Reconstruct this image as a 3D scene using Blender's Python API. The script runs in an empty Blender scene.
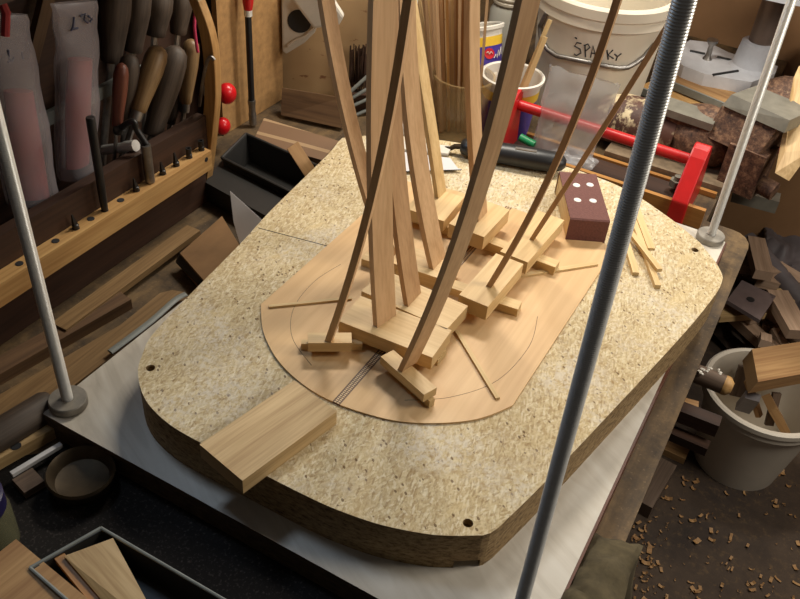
import bpy, bmesh, math, random
import numpy as np
from mathutils import Matrix, Vector, noise
random.seed(7)
COL = bpy.context.scene.collection
BASE = 0.74                      # height of the bench board's top above the floor
V = Vector
# ------------------------------------------------------------------ camera
F = 862.95
_w = V((1.36362398e-03, 1.51304788e-03, 4.67319901e-03))
R = np.array([[0.87119185, -0.35955808, 0.33427944],
              [0.48505032, 0.52521182, -0.69919864],
              [0.07583501, 0.7712785, 0.63196402]])
CP = np.array([0.76151607, -0.50349719, 0.89880772])

def ray(x, y): return R @ np.array([(x - 400) / F, -(y - 299.5) / F, -1.0])
def at(x, y, z):
    d = ray(x, y); t = (z - CP[2]) / d[2]; return V(CP + t * d)
def atx(x, y, X):
    d = ray(x, y); t = (X - CP[0]) / d[0]; return V(CP + t * d)
def aty(x, y, Y):
    d = ray(x, y); t = (Y - CP[1]) / d[1]; return V(CP + t * d)
def atplane(x, y, p, n):
    d = ray(x, y); n = np.array(n); t = np.dot(np.array(p) - CP, n) / np.dot(d, n); return V(CP + t * d)

# ------------------------------------------------------------------ materials
MATS = {}
class NT:
    def __init__(s, name):
        s.m = bpy.data.materials.new(name); s.m.use_nodes = True
        s.t = s.m.node_tree; s.b = s.t.nodes['Principled BSDF']
        s.tc = s.t.nodes.new('ShaderNodeTexCoord')
    def n(s, kind, **kw):
        nd = s.t.nodes.new(kind)
        for k, v in kw.items():
            if k in nd.inputs.keys() if isinstance(k, str) else False: nd.inputs[k].default_value = v
            else: setattr(nd, k, v)
        return nd
    def l(s, a, b): s.t.links.new(a, b)
    def mapping(s, scale=(1, 1, 1), rot=(0, 0, 0), loc=(0, 0, 0), src='Object'):
        mp = s.t.nodes.new('ShaderNodeMapping')
        mp.inputs['Scale'].default_value = scale; mp.inputs['Rotation'].default_value = rot; mp.inputs['Location'].default_value = loc
        if any(rot):                       # turn first, then stretch
            m0 = s.t.nodes.new('ShaderNodeMapping'); m0.inputs['Rotation'].default_value = rot; mp.inputs['Rotation'].default_value = (0, 0, 0)
            s.l(s.tc.outputs[src], m0.inputs['Vector']); s.l(m0.outputs['Vector'], mp.inputs['Vector'])
        else: s.l(s.tc.outputs[src], mp.inputs['Vector'])
        return mp.outputs['Vector']
    def noise(s, vec, scale, detail=3, rough=.55, dist=0.0):
        nd = s.t.nodes.new('ShaderNodeTexNoise'); nd.inputs['Scale'].default_value = scale
        nd.inputs['Detail'].default_value = detail; nd.inputs['Roughness'].default_value = rough; nd.inputs['Distortion'].default_value = dist
        s.l(vec, nd.inputs['Vector']); return nd.outputs['Fac']
    def ramp(s, fac, stops):
        nd = s.t.nodes.new('ShaderNodeValToRGB'); e = nd.color_ramp.elements
        while len(e) < len(stops): e.new(.5)
        for el, (p, c) in zip(e, stops):
            el.position = p; el.color = (*c, 1) if len(c) == 3 else c
        s.l(fac, nd.inputs['Fac']); return nd.outputs['Color']
    def mix(s, fac, a, b, mode='MIX'):
        nd = s.t.nodes.new('ShaderNodeMix'); nd.data_type = 'RGBA'; nd.blend_type = mode
        for sock, v in ((nd.inputs['Factor'], fac), (nd.inputs[6], a), (nd.inputs[7], b)):
            if hasattr(v, 'links'): s.l(v, sock)
            elif isinstance(v, (int, float)): sock.default_value = v
            else: sock.default_value = (*v, 1)
        return nd.outputs[2]
    def math(s, op, a, b=0.0):
        nd = s.t.nodes.new('ShaderNodeMath'); nd.operation = op
        for sock, v in ((nd.inputs[0], a), (nd.inputs[1], b)):
            if hasattr(v, 'links'): s.l(v, sock)
            else: sock.default_value = v
        return nd.outputs[0]
    def bump(s, h, strength=.2, dist=.001):
        nd = s.t.nodes.new('ShaderNodeBump'); nd.inputs['Strength'].default_value = strength; nd.inputs['Distance'].default_value = dist
        s.l(h, nd.inputs['Height']); s.l(nd.outputs['Normal'], s.b.inputs['Normal'])
    def fin(s, col=None, rough=.5, metal=0.0, spec=None):
        if col is not None:
            if hasattr(col, 'links'): s.l(col, s.b.inputs['Base Color'])
            else: s.b.inputs['Base Color'].default_value = (*col, 1)
        if hasattr(rough, 'links'): s.l(rough, s.b.inputs['Roughness'])
        else: s.b.inputs['Roughness'].default_value = rough
        s.b.inputs['Metallic'].default_value = metal
        if spec is not None: s.b.inputs['Specular IOR Level'].default_value = spec
        return s.m

def lin(r, g, b):
    f = lambda c: (c / 255 / 12.92) if c / 255 <= .04045 else ((c / 255 + .055) / 1.055) ** 2.4
    return (f(r), f(g), f(b))

def wood(name, light, dark, scale=1.0, rough=.5, end=.62, streak=.5):
    s = NT(name)
    v = s.mapping((3 * scale, 55 * scale, 55 * scale))
    v2 = s.mapping((9 * scale, 260 * scale, 260 * scale), loc=(3.1, 1.7, .4))
    a = s.noise(v, 1.0, 4, .55, .6); b = s.noise(v2, 1.0, 2, .5)
    c = s.ramp(a, [(.3, dark), (.5, tuple(.5 * (x + y) for x, y in zip(light, dark))), (.68, light)])
    c = s.mix(streak * .6, c, s.ramp(b, [(.35, tuple(x * .72 for x in light)), (.6, (1, 1, 1))]), 'MULTIPLY')
    sep = s.t.nodes.new('ShaderNodeSeparateXYZ'); s.l(s.tc.outputs['Normal'], sep.inputs[0])
    ex = s.math('GREATER_THAN', s.math('ABSOLUTE', sep.outputs[0]), .8)
    c = s.mix(s.math('MULTIPLY', ex, .8), c, tuple(x * end for x in tuple(.5 * (p + q) for p, q in zip(light, dark))))
    s.bump(b, .12, .0006)
    return s.fin(c, rough)

def plain(name, col, rough=.5, metal=0.0, var=.12, scale=40.0, bump=0.0, spec=None):
    s = NT(name); v = s.mapping()
    n = s.noise(v, scale, 4, .6)
    c = s.ramp(n, [(.3, tuple(x * (1 - var) for x in col)), (.7, tuple(min(1, x * (1 + var)) for x in col))])
    if bump: s.bump(n, bump, .002)
    return s.fin(c, rough, metal, spec)

def chipboard(name, tint=1.0, flake=1.0):
    s = NT(name)
    base = s.mapping()
    nz = s.noise(base, 26, 4, .65)
    col = s.ramp(nz, [(.32, lin(172, 152, 118)), (.5, lin(188, 170, 136)), (.68, lin(200, 184, 154))])
    for i, (ang, sc, asp) in enumerate([(2.9, 340, 3.4), (.4, 310, 4.0), (2.5, 280, 4.4), (1.5, 380, 3.6), (.85, 480, 2.6), (2.05, 420, 3.0), (1.3, 300, 4.2)]):
        v = s.mapping((sc, sc * asp, sc * 1.6), (0.0, 0.0, ang), (i * 3.3, i * 1.7, 0))
        vo = s.t.nodes.new('ShaderNodeTexVoronoi'); vo.inputs['Scale'].default_value = .34; s.l(v, vo.inputs['Vector'])
        sp = s.t.nodes.new('ShaderNodeSeparateColor'); s.l(vo.outputs['Color'], sp.inputs[0])
        fc = s.ramp(sp.outputs[0], [(0.0, lin(140, 112, 74)), (.14, lin(172, 146, 104)), (.45, lin(196, 176, 136)), (.8, lin(218, 202, 164)), (1.0, lin(232, 222, 196))])
        k = s.math('MULTIPLY', s.math('GREATER_THAN', sp.outputs[1], .62 - .1 * (i > 2)), .5 * flake)
        col = s.mix(k, col, fc)
    # big chips
    v = s.mapping((34, 150, 60), (0, 0, 1.9)); vo = s.t.nodes.new('ShaderNodeTexVoronoi'); vo.inputs['Scale'].default_value = .5; s.l(v, vo.inputs['Vector'])
    sp = s.t.nodes.new('ShaderNodeSeparateColor'); s.l(vo.outputs['Color'], sp.inputs[0])
    col = s.mix(s.math('MULTIPLY', s.math('GREATER_THAN', sp.outputs[1], .965), .4), col, lin(212, 190, 144))
    # dark specks
    vo2 = s.t.nodes.new('ShaderNodeTexVoronoi'); vo2.inputs['Scale'].default_value = 150; s.l(s.mapping((1, 1.7, 1), (0, 0, .7)), vo2.inputs['Vector'])
    sp2 = s.t.nodes.new('ShaderNodeSeparateColor'); s.l(vo2.outputs['Color'], sp2.inputs[0])
    dk = s.math('MULTIPLY', s.math('GREATER_THAN', sp2.outputs[0], .955), s.math('LESS_THAN', vo2.outputs['Distance'], .42))
    col = s.mix(s.math('MULTIPLY', dk, .75), col, lin(86, 56, 32))
    # whitish worn glue patches
    w = s.noise(s.mapping((1, 1, 1), loc=(2.2, .4, 0)), 9, 3, .6)
    w2 = s.noise(base, 120, 3, .7)
    wf = s.math('MULTIPLY', s.ramp(w, [(.47, (0, 0, 0)), (.66, (1, 1, 1))]), s.ramp(w2, [(.42, (0, 0, 0)), (.6, (1, 1, 1))]))
    col = s.mix(s.math('MULTIPLY', wf, .62), col, lin(214, 206, 192))
    # sawn edge: coarser and browner
    sep = s.t.nodes.new('ShaderNodeSeparateXYZ'); s.l(s.tc.outputs['Normal'], sep.inputs[0])
    side = s.math('LESS_THAN', s.math('ABSOLUTE', sep.outputs[2]), .5)
    e1 = s.noise(s.mapping((90, 90, 240)), 1.0, 5, .75)
    ec = s.ramp(e1, [(.36, lin(98, 78, 54)), (.5, lin(152, 126, 90)), (.66, lin(178, 152, 112))])
    col = s.mix(side, col, ec)
    s.bump(s.mix(.5, e1, w2), .25, .0012)
    return s.fin(col, .75, spec=.2)

def M(name): return MATS[name]
def build_materials():
    MATS['bar'] = wood('beech_bar_wood', lin(216, 180, 138), lin(198, 160, 118), 1.0, .5, .8, .35)
    MATS['barb'] = wood('dark_beech_bar_wood', lin(200, 162, 122), lin(180, 142, 102), 1.0, .5, .8, .35)
    MATS['caul'] = wood('pine_caul_wood', lin(224, 194, 142), lin(206, 172, 118), .8, .5, .72, .35)
    MATS['pine'] = wood('old_pine_wood', lin(214, 184, 136), lin(188, 156, 108), .9, .55, .75, .6)
    MATS['brace'] = wood('spruce_brace_wood', lin(226, 198, 146), lin(206, 174, 120), 1.2, .55, .7, .35)
    MATS['plate'] = wood('mahogany_plate_wood', lin(222, 186, 136), lin(206, 168, 118), .45, .5, .7, .28)
    MATS['rackwood'] = wood('rack_strip_wood', lin(206, 166, 108), lin(176, 132, 78), .8, .55, .8)
    MATS['brown'] = wood('brown_wood', lin(116, 88, 60), lin(84, 60, 40), .7, .6, .8)
    MATS['darkwood'] = wood('dark_stained_wood', lin(74, 48, 32), lin(52, 32, 22), .7, .6, .8)
    MATS['grey_handle'] = wood('grey_worn_wood', lin(92, 78, 66), lin(64, 53, 44), 1.2, .6, .9)
    MATS['tan_handle'] = wood('tan_handle_wood', lin(150, 122, 84), lin(122, 94, 62), 1.2, .45, .9)
    MATS['red_handle'] = wood('reddish_handle_wood', lin(124, 70, 52), lin(92, 48, 36), 1.2, .45, .9)
    MATS['orange'] = wood('orange_pine_wood', lin(184, 134, 70), lin(160, 110, 54), .6, .5, .8)
    MATS['chip'] = chipboard('chipboard')
    MATS['oldwall'] = plain('tan_wall', lin(158, 120, 74), .8, 0, .22, 60)
    MATS['backwall'] = plain('brown_wall', lin(160, 120, 82), .8, 0, .1, 7)
    MATS['steel'] = plain('bright_steel', (.78, .77, .73), .36, .35, .06, 120)
    MATS['dullsteel'] = plain('dull_steel', (.30, .28, .26), .45, 1.0, .25, 60)
    MATS['blacksteel'] = plain('black_tool_steel', (.035, .033, .032), .4, .5)
    MATS['zinc'] = plain('grey_washer_metal', lin(150, 144, 134), .5, .35, .15, 60)
    MATS['black'] = plain('black_plastic', (.012, .012, .013), .4)
    MATS['blacktray'] = plain('black_tray_plastic', (.02, .019, .018), .5)
    MATS['red'] = plain('red_paint', lin(190, 30, 30), .35, 0, .12, 20)
    MATS['redball'] = plain('red_knob_plastic', lin(205, 22, 30), .3, 0, .05)
    MATS['pinkred'] = plain('pink_red_plastic', lin(206, 50, 70), .35, 0, .05)
    MATS['white'] = plain('white_plastic', lin(214, 208, 196), .4, 0, .05)
    MATS['bucketw'] = plain('white_bucket_plastic', lin(226, 216, 196), .4, 0, .04, 12)
    MATS['greybucket'] = plain('grey_bucket_plastic', lin(214, 204, 188), .5, 0, .06, 12)
    MATS['purple'] = plain('purple_print', lin(72, 58, 150), .35, 0, .05)
    MATS['yellow'] = plain('yellow_print', lin(226, 186, 60), .35, 0, .05)
    MATS['redprint'] = plain('red_print', lin(200, 36, 46), .35, 0, .05)
    MATS['ink'] = plain('black_ink', (.02, .02, .022), .6)
    MATS['inkgrey'] = plain('grey_ink', lin(58, 60, 84), .6)
    MATS['paper'] = plain('white_card', lin(206, 204, 204), .6, 0, .03)
    MATS['dot'] = plain('white_tape_dot', lin(226, 224, 218), .6, 0, .08, 300)
    MATS['sandpaper'] = plain('maroon_sandpaper', lin(106, 66, 60), .8, 0, .18, 260, .4)
    MATS['castgrey'] = plain('light_grey_cast_iron', lin(214, 216, 222), .45, .0, .08, 30)
    MATS['jaw'] = plain('grey_worn_jaw_steel', lin(132, 128, 116), .5, .4, .2, 30)
    MATS['dusty'] = plain('dusty_brown_iron', lin(122, 104, 82), .8, 0, .3, 50, .4)
    MATS['plateiron'] = plain('dull_grey_iron', lin(128, 112, 110), .6, .2, .12, 30)
    MATS['column'] = plain('brown_grey_steel_column', lin(128, 112, 102), .35, .3, .1, 40)
    MATS['cloth'] = plain('olive_cloth', lin(84, 74, 52), .95, 0, .3, 60, .3)
    MATS['greyplastic'] = plain('lilac_grey_sheet', lin(104, 97, 99), .5, 0, .15, 20, .5)
    MATS['offcut'] = wood('offcut_wood', lin(190, 150, 100), lin(160, 118, 74), .8, .6, .8)
    MATS['offgrey'] = wood('grey_offcut_wood', lin(120, 100, 84), lin(92, 74, 60), .8, .7, .8)
    MATS['scrapwood'] = wood('dusty_scrap_wood', lin(206, 176, 150), lin(168, 140, 116), .8, .8, .8)
    MATS['brass'] = plain('tarnished_brass', lin(74, 62, 46), .45, .6, .35, 30)
    MATS['carton'] = plain('brown_carton', lin(134, 102, 68), .8, 0, .18, 14)
    MATS['pink'] = plain('pink_cord', lin(206, 60, 100), .7)
    MATS['slat'] = plain('grey_painted_slat', lin(128, 132, 128), .5)
    MATS['navy'] = plain('navy_lid', lin(36, 32, 70), .35)
    MATS['green'] = plain('green_plastic', lin(30, 150, 90), .4)
    MATS['redstuff'] = plain('red_rubber', lin(150, 40, 44), .55, 0, .2, 30)
    # base board: pale plywood / melamine
    s = NT('pale_birch_ply')
    v = s.mapping((5, 26, 1), (0, 0, .5)); a = s.noise(v, 1, 4, .6, 1.2)
    c = s.ramp(a, [(.3, lin(188, 180, 166)), (.5, lin(206, 198, 184)), (.7, lin(216, 210, 198))])
    sep = s.t.nodes.new('ShaderNodeSeparateXYZ'); s.l(s.tc.outputs['Normal'], sep.inputs[0])
    side = s.math('LESS_THAN', s.math('ABSOLUTE', sep.outputs[2]), .5)
    e = s.noise(s.mapping((60, 60, 200)), 1, 4, .7)
    c = s.mix(side, c, s.ramp(e, [(.35, lin(64, 50, 38)), (.65, lin(110, 88, 66))]))
    MATS['ply'] = s.fin(c, .55)
    MATS['lipping'] = plain('red_brown_edge_band', lin(96, 56, 40), .5)
    # dirty bench
    s = NT('grimy_bench_wood')
    a = s.noise(s.mapping((30, 4, 30)), 1, 5, .6, .5); b = s.noise(s.mapping(), 14, 5, .7); d = s.noise(s.mapping(), 160, 2, .6)
    c = s.ramp(a, [(.3, lin(66, 52, 36)), (.7, lin(128, 102, 66))])
    c = s.mix(s.ramp(b, [(.4, (0, 0, 0)), (.65, (.8, .8, .8))]), c, lin(40, 31, 23))
    c = s.mix(s.ramp(d, [(.62, (0, 0, 0)), (.7, (.35, .35, .35))]), c, lin(140, 116, 86))
    s.bump(b, .3, .003); MATS['bench'] = s.fin(c, .7)
    # floor
    s = NT('dirty_workshop_floor')
    b = s.noise(s.mapping(), 5, 6, .7); d = s.noise(s.mapping(), 60, 4, .7)
    c = s.ramp(b, [(.35, lin(52, 42, 36)), (.65, lin(84, 68, 54))])
    c = s.mix(s.ramp(d, [(.55, (0, 0, 0)), (.72, (.5, .5, .5))]), c, lin(116, 92, 62))
    s.bump(d, .4, .004); MATS['floor'] = s.fin(c, .85)
    # rust
    s = NT('rusty_iron')
    a = s.noise(s.mapping(), 62, 6, .75); b = s.noise(s.mapping(loc=(4, 1, 2)), 11, 5, .7); d = s.noise(s.mapping(loc=(1, 7, 2)), 120, 3, .7)
    c = s.ramp(a, [(.35, lin(56, 40, 34)), (.5, lin(100, 72, 56)), (.66, lin(152, 118, 90))])
    c = s.mix(s.ramp(d, [(.62, (0, 0, 0)), (.72, (.6, .6, .6))]), c, lin(172, 148, 116))
    s.bump(a, .5, .003); MATS['rust'] = s.fin(c, .65, .2)
    s = NT('flaking_painted_iron')
    a = s.noise(s.mapping((1, 1, .45)), 34, 5, .7); d = s.noise(s.mapping(loc=(1, 7, 2)), 16, 4, .7)
    c = s.ramp(a, [(.48, lin(70, 44, 34)), (.53, lin(206, 188, 150))])
    c = s.mix(s.ramp(d, [(.42, (0, 0, 0)), (.6, (1, 1, 1))]), c, lin(86, 54, 42))
    s.bump(a, .5, .003); MATS['flake'] = s.fin(c, .6)
    # stained board at the back
    s = NT('stained_tan_board')
    b = s.noise(s.mapping((1, 1, 2.2)), 22, 4, .6); a = s.noise(s.mapping(), 5, 3, .6)
    c = s.ramp(a, [(.35, lin(168, 136, 96)), (.65, lin(190, 158, 116))])
    c = s.mix(s.ramp(b, [(.61, (0, 0, 0)), (.66, (.8, .8, .8))]), c, lin(112, 62, 36))
    MATS['stained'] = s.fin(c, .7)
    # inlay strip: herringbone of light and dark
    s = NT('herringbone_inlay')
    v = s.mapping((1, 1, 1)); sx = s.t.nodes.new('ShaderNodeSeparateXYZ'); s.l(v, sx.inputs[0])
    yy = s.math('ABSOLUTE', sx.outputs[1])
    ph = s.math('FRACT', s.math('MULTIPLY', sx.outputs[0], 290.0))
    inside = s.math('LESS_THAN', yy, .0036)
    li = s.math('MULTIPLY', s.math('MULTIPLY', s.math('GREATER_THAN', ph, .45), inside), s.math('GREATER_THAN', yy, .0007))
    c = s.mix(li, lin(100, 70, 48), lin(218, 190, 146))
    MATS['inlay'] = s.fin(c, .5)
    # clear and milky films
    def film(name, col, alpha, rough):
        m = NT(name); m.fin(col, rough); m.b.inputs['Alpha'].default_value = alpha; return m.m
    MATS['bag'] = film('milky_film', lin(176, 168, 172), .42, .3)
    MATS['clear'] = film('clear_film', lin(226, 226, 226), .38, .15)
    MATS['jarglass'] = film('amber_jar_plastic', lin(160, 134, 92), .36, .12)
    MATS['greenglass'] = film('greenish_glass', lin(112, 110, 84), .55, .12)
    MATS['clearjar'] = film('clear_jar_plastic', lin(226, 224, 212), .7, .15)
    s = NT('striped_brown_laminate')
    sx = s.t.nodes.new('ShaderNodeSeparateXYZ'); s.l(s.mapping(), sx.inputs[0])
    st = s.math('FRACT', s.math('MULTIPLY', sx.outputs[1], 24.0))
    c = s.mix(s.math('GREATER_THAN', st, .8), lin(130, 100, 74), lin(176, 146, 110)); MATS['laminate'] = s.fin(c, .6)
build_materials()

# ------------------------------------------------------------------ mesh helpers (all take world coordinates)
def Mx(origin, xdir=(1, 0, 0), up=(0, 0, 1)):
    x = V(xdir).normalized(); u = V(up)
    if abs(x.dot(u.normalized())) > .999: u = V((0, 1, 0))
    z = (u - x * u.dot(x)).normalized(); y = z.cross(x)
    m = Matrix((x, y, z)).transposed().to_4x4(); m.translation = V(origin); return m
def wm(o): return (wm(o.parent) @ o.matrix_basis) if o.parent else o.matrix_basis.copy()
def obj(name, bm, mat, parent=None, mx=None, bevel=0.0, smooth=False, label=None, cat=None, group=None, kind=None, seg=1):
    if bevel:
        es = [e for e in bm.edges if len(e.link_faces) == 2 and e.calc_face_angle(0) > .6]
        bmesh.ops.bevel(bm, geom=es, offset=bevel, segments=seg, profile=.6, affect='EDGES', clamp_overlap=True)
    bmesh.ops.recalc_face_normals(bm, faces=bm.faces[:])
    mx = mx or (wm(parent) if parent else Matrix())
    bm.transform(mx.inverted())
    me = bpy.data.meshes.new(name); bm.to_mesh(me); bm.free()
    if smooth:
        for p in me.polygons: p.use_smooth = True
        try: me.set_sharp_from_angle(angle=math.radians(38))
        except Exception: pass
    me.materials.append(M(mat) if isinstance(mat, str) else mat)
    o = bpy.data.objects.new(name, me); COL.objects.link(o)
    if parent: o.parent = parent; o.matrix_basis = wm(parent).inverted() @ mx
    else: o.matrix_basis = mx
    tag(o, label, cat, group, kind); return o
def tag(o, label=None, cat=None, group=None, kind=None):
    if label: o['label'] = label
    if cat: o['category'] = cat
    if group: o['group'] = group
    if kind: o['kind'] = kind
    return o
def thing(name, label, cat, origin, xdir=(1, 0, 0), group=None):
    o = bpy.data.objects.new(name, None); COL.objects.link(o); o.empty_display_size = .02
    o.matrix_basis = Mx(origin, xdir); return tag(o, label, cat, group)
def face(bm, vs):
    try: return bm.faces.new(vs)
    except ValueError: return None
def hexa(bm, b, t):          # b, t: 4 bottom and 4 top corners, same order
    vb = [bm.verts.new(p) for p in b]; vt = [bm.verts.new(p) for p in t]
    face(bm, vb[::-1]); face(bm, vt)
    for i in range(4): face(bm, (vb[i], vb[(i + 1) % 4], vt[(i + 1) % 4], vt[i]))
def box_m(bm, mx, x0, x1, y0, y1, z0, z1):
    c = [(x0, y0), (x1, y0), (x1, y1), (x0, y1)]
    hexa(bm, [mx @ V((x, y, z0)) for x, y in c], [mx @ V((x, y, z1)) for x, y in c])
def BM(): return bmesh.new()
def prism(bm, pts, z0, z1):
    vb = [bm.verts.new((p[0], p[1], z0)) for p in pts]; vt = [bm.verts.new((p[0], p[1], z1)) for p in pts]
    n = len(pts)
    face(bm, vb[::-1]); face(bm, vt)
    for i in range(n): face(bm, (vb[i], vb[(i + 1) % n], vt[(i + 1) % n], vt[i]))
def prism_m(bm, mx, pts, z0, z1):
    t = BM(); prism(t, pts, z0, z1); t.transform(mx); join(bm, t)
def join(bm, t):
    me = bpy.data.meshes.new('tmp'); t.to_mesh(me); t.free(); bm.from_mesh(me); bpy.data.meshes.remove(me)
def frame(d):
    d = V(d).normalized(); a = V((0, 0, 1)) if abs(d.z) < .9 else V((1, 0, 0))
    u = d.cross(a).normalized(); return u, d.cross(u).normalized()
def tube(bm, pts, r, n=12, cap=True, flat=1.0):
    pts = [V(p) for p in pts]; rs = r if isinstance(r, (list, tuple)) else [r] * len(pts)
    u, w = frame(pts[1] - pts[0]); rings = []
    for i, p in enumerate(pts):
        d = (pts[min(i + 1, len(pts) - 1)] - pts[max(i - 1, 0)])
        if d.length < 1e-9: d = V((0, 0, 1))
        d.normalize(); u = (u - d * u.dot(d)).normalized(); w = d.cross(u)
        rings.append([bm.verts.new(p + (u * math.cos(a) + w * math.sin(a) * flat) * rs[i]) for a in (2 * math.pi * k / n for k in range(n))])
    for a, b in zip(rings, rings[1:]):
        for k in range(n): face(bm, (a[k], a[(k + 1) % n], b[(k + 1) % n], b[k]))
    if cap: face(bm, rings[0][::-1]); face(bm, rings[-1])
def lathe(bm, mx, prof, n=40, a0=0.0, a1=2 * math.pi):
    full = abs(a1 - a0 - 2 * math.pi) < 1e-6; m = n if full else n + 1; rings = []
    for r, z in prof:
        if r < 1e-6: rings.append([bm.verts.new(mx @ V((0, 0, z)))] * m)
        else: rings.append([bm.verts.new(mx @ V((r * math.cos(a0 + (a1 - a0) * k / n), r * math.sin(a0 + (a1 - a0) * k / n), z))) for k in range(m)])
    for a, b in zip(rings, rings[1:]):
        for k in range(n):
            j = (k + 1) % m; q = []
            for v in (a[k], a[j], b[j], b[k]):
                if v not in q: q.append(v)
            if len(q) > 2: face(bm, q)
def crom(P, n=6, closed=False):
    P = [V(p) for p in P]; N = len(P); out = []
    for i in range(N if closed else N - 1):
        g = (lambda k: P[k % N]) if closed else (lambda k: P[max(0, min(N - 1, k))])
        p0, p1, p2, p3 = g(i - 1), g(i), g(i + 1), g(i + 2)
        for k in range(n):
            t = k / n
            out.append(.5 * ((2 * p1) + (p2 - p0) * t + (2 * p0 - 5 * p1 + 4 * p2 - p3) * t * t + (3 * p1 - p0 - 3 * p2 + p3) * t ** 3))
    if not closed: out.append(P[-1])
    return out
def block(name, a, b, c, z0, z1, mat, label=None, cat=None, parent=None, bevel=.0012, group=None):
    """box: edge a->b is its length, c gives the width side; a, b, c are xy points"""
    a, b, c = [V((p[0], p[1], 0)) for p in (a, b, c)]
    x = (b - a); L = x.length; x.normalize(); n = V((-x.y, x.x, 0)); w = (c - a).dot(n)
    o = a + n * w / 2 + x * L / 2; mx = Mx((o.x, o.y, z0), x)
    bm = BM(); box_m(bm, mx, -L / 2, L / 2, -abs(w) / 2, abs(w) / 2, z0 - z0, z1 - z0)
    return obj(name, bm, mat, parent, mx, bevel, label=label, cat=cat, group=group)
def stick(name, p, q, w, h, mat, label=None, cat=None, parent=None, bevel=.0006, group=None, up=(0, 0, 1)):
    """square stick whose underside centre line runs p -> q"""
    p, q = V(p), V(q); mx = Mx(p, q - p, up); bm = BM()
    box_m(bm, mx, 0, (q - p).length, -w / 2, w / 2, 0, h)
    return obj(name, bm, mat, parent, mx, bevel, label=label, cat=cat, group=group)
def lump(bm, c, s, seed=0, amp=.25, freq=2.0, sub=3):
    t = BM(); bmesh.ops.create_icosphere(t, subdivisions=sub, radius=1)
    for v in t.verts:
        k = 1 + amp * noise.noise(v.co * freq + V((seed, seed * 2.3, -seed)))
        v.co = V((v.co.x * s[0] * k + c[0], v.co.y * s[1] * k + c[1], v.co.z * s[2] * k + c[2]))
    join(bm, t)

# ------------------------------------------------------------------ heights
PB = .064        # chipboard workboard top
PT = .067        # guitar plate top
BT = -.04        # bench top
FL = -BASE

# ------------------------------------------------------------------ room shell
bm = BM(); box_m(bm, Matrix(), -1.2, 3.2, -1.6, 2.5, FL - .05, FL); obj('floor', bm, 'floor', kind='structure')
bm = BM(); box_m(bm, Matrix(), -.44, 3.2, 2.09, 2.15, FL, 1.9); obj('wall_back', bm, 'backwall', kind='structure')
bm = BM(); box_m(bm, Matrix(), -.46, -.40, -1.6, 2.15, FL, 1.9); obj('wall_left', bm, 'darkwood', kind='structure')

bm = BM(); box_m(bm, Matrix(), -.40, -.13, -.9, .70, .48, .70); obj('light_blocker_1', bm, 'darkwood', kind='structure')   # unseen box added above the rack to keep lamp light off it
# ------------------------------------------------------------------ workbench
wb = thing('workbench', 'grimy dark wooden workbench carrying the go-bar deck', 'workbench', (0.2, .4, FL))
bm = BM()
o = [(-.398, -.62), (.755, -.62), (.755, 1.06)] + [(.755 - .04 * (1 - math.cos(t)), 1.06 + .05 * math.sin(t)) for t in (.4, .8, 1.2, 1.57)] + [(.66, 1.11), (.66, 2.085), (-.398, 2.085)]
prism(bm, o, BT - .05, BT); obj('bench_top', bm, 'bench', wb, bevel=.004)
bm = BM(); box_m(bm, Matrix(), -.36, .70, -.55, -.50, BT - .22, BT - .05); obj('apron', bm, 'darkwood', wb)
bm = BM(); box_m(bm, Matrix(), .69, .735, -.5, 1.05, BT - .22, BT - .05); obj('apron', bm, 'bench', wb)
for x, y in ((.66, -.5), (.66, .98), (-.34, -.5), (-.34, 1.98), (.55, 1.98)):
    bm = BM(); box_m(bm, Matrix(), x, x + .08, y, y + .08, FL, BT - .05); obj('leg', bm, 'bench', wb, bevel=.003)

s_ = NT('black_gritty_sheet'); d_ = s_.noise(s_.mapping(), 220, 3, .7)
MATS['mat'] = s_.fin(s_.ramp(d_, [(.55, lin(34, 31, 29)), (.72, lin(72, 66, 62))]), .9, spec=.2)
bm = BM(); prism(bm, [(-.05, -.60), (.70, -.60), (.70, .10), (.06, .10), (.03, -.02), (-.05, -.10)], BT, BT + .0006)  # thin dark sheet added over the bench top to blacken this area
obj('bench_dark_sheet', bm, 'mat', None, Mx((.3, -.2, BT)), label='black gritty sheet added to darken the bench in front of the base board', cat='mat')
# ------------------------------------------------------------------ go-bar deck base
W, L = .7163, 1.0
bb = thing('base_board', 'pale plywood base board of the go-bar deck with a rod at each corner', 'base board', (W / 2, .5, BT + .0008))
bm = BM(); prism(bm, [(0, .006), (.002, 0), (W - .003, 0), (W - .003, L - .012), (W - .012, L), (.01, L), (0, L - .01)], BT + .0008, 0); obj('board', bm, 'ply', bb, bevel=.0015)
bm = BM(); box_m(bm, Matrix(), W - .003, W + .0005, .0, L - .012, BT, -.0005); obj('edge_band', bm, 'lipping', bb, label='red-brown edge band')

def rod(base, lean, label):
    x, y = base; axis = V((lean[0], lean[1], 1)).normalized()
    t = thing('threaded_rod', label, 'threaded rod', (x, y, 0), group='threaded rods of the go-bar deck')
    prof = []; z = .0; r = .0078; pit = .0022
    while z < .80: prof += [(r, z), (r - .0006, z + pit * .5)]; z += pit
    m = Mx((x, y, .001), axis, (0, 1, 0)) @ Matrix.Rotation(math.pi / 2, 4, 'Y')
    bm = BM(); lathe(bm, m, [(0, 0)] + prof + [(r, z), (0, z)], 24); obj('rod', bm, 'steel', t, smooth=True)
    bm = BM(); lathe(bm, Matrix.Translation((x, y, 0)), [(.0082, 0), (.0245, 0), (.0258, .0015), (.0258, .0115), (.0245, .013), (.0082, .013)], 40); obj('washer', bm, 'zinc', t, smooth=True)
def lean(base, px, py):               # slope of a rod that passes the given pixel, leaning only along the board
    p = aty(px, py, base[1]); return ((p.x - base[0]) / p.z, 0)
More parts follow.
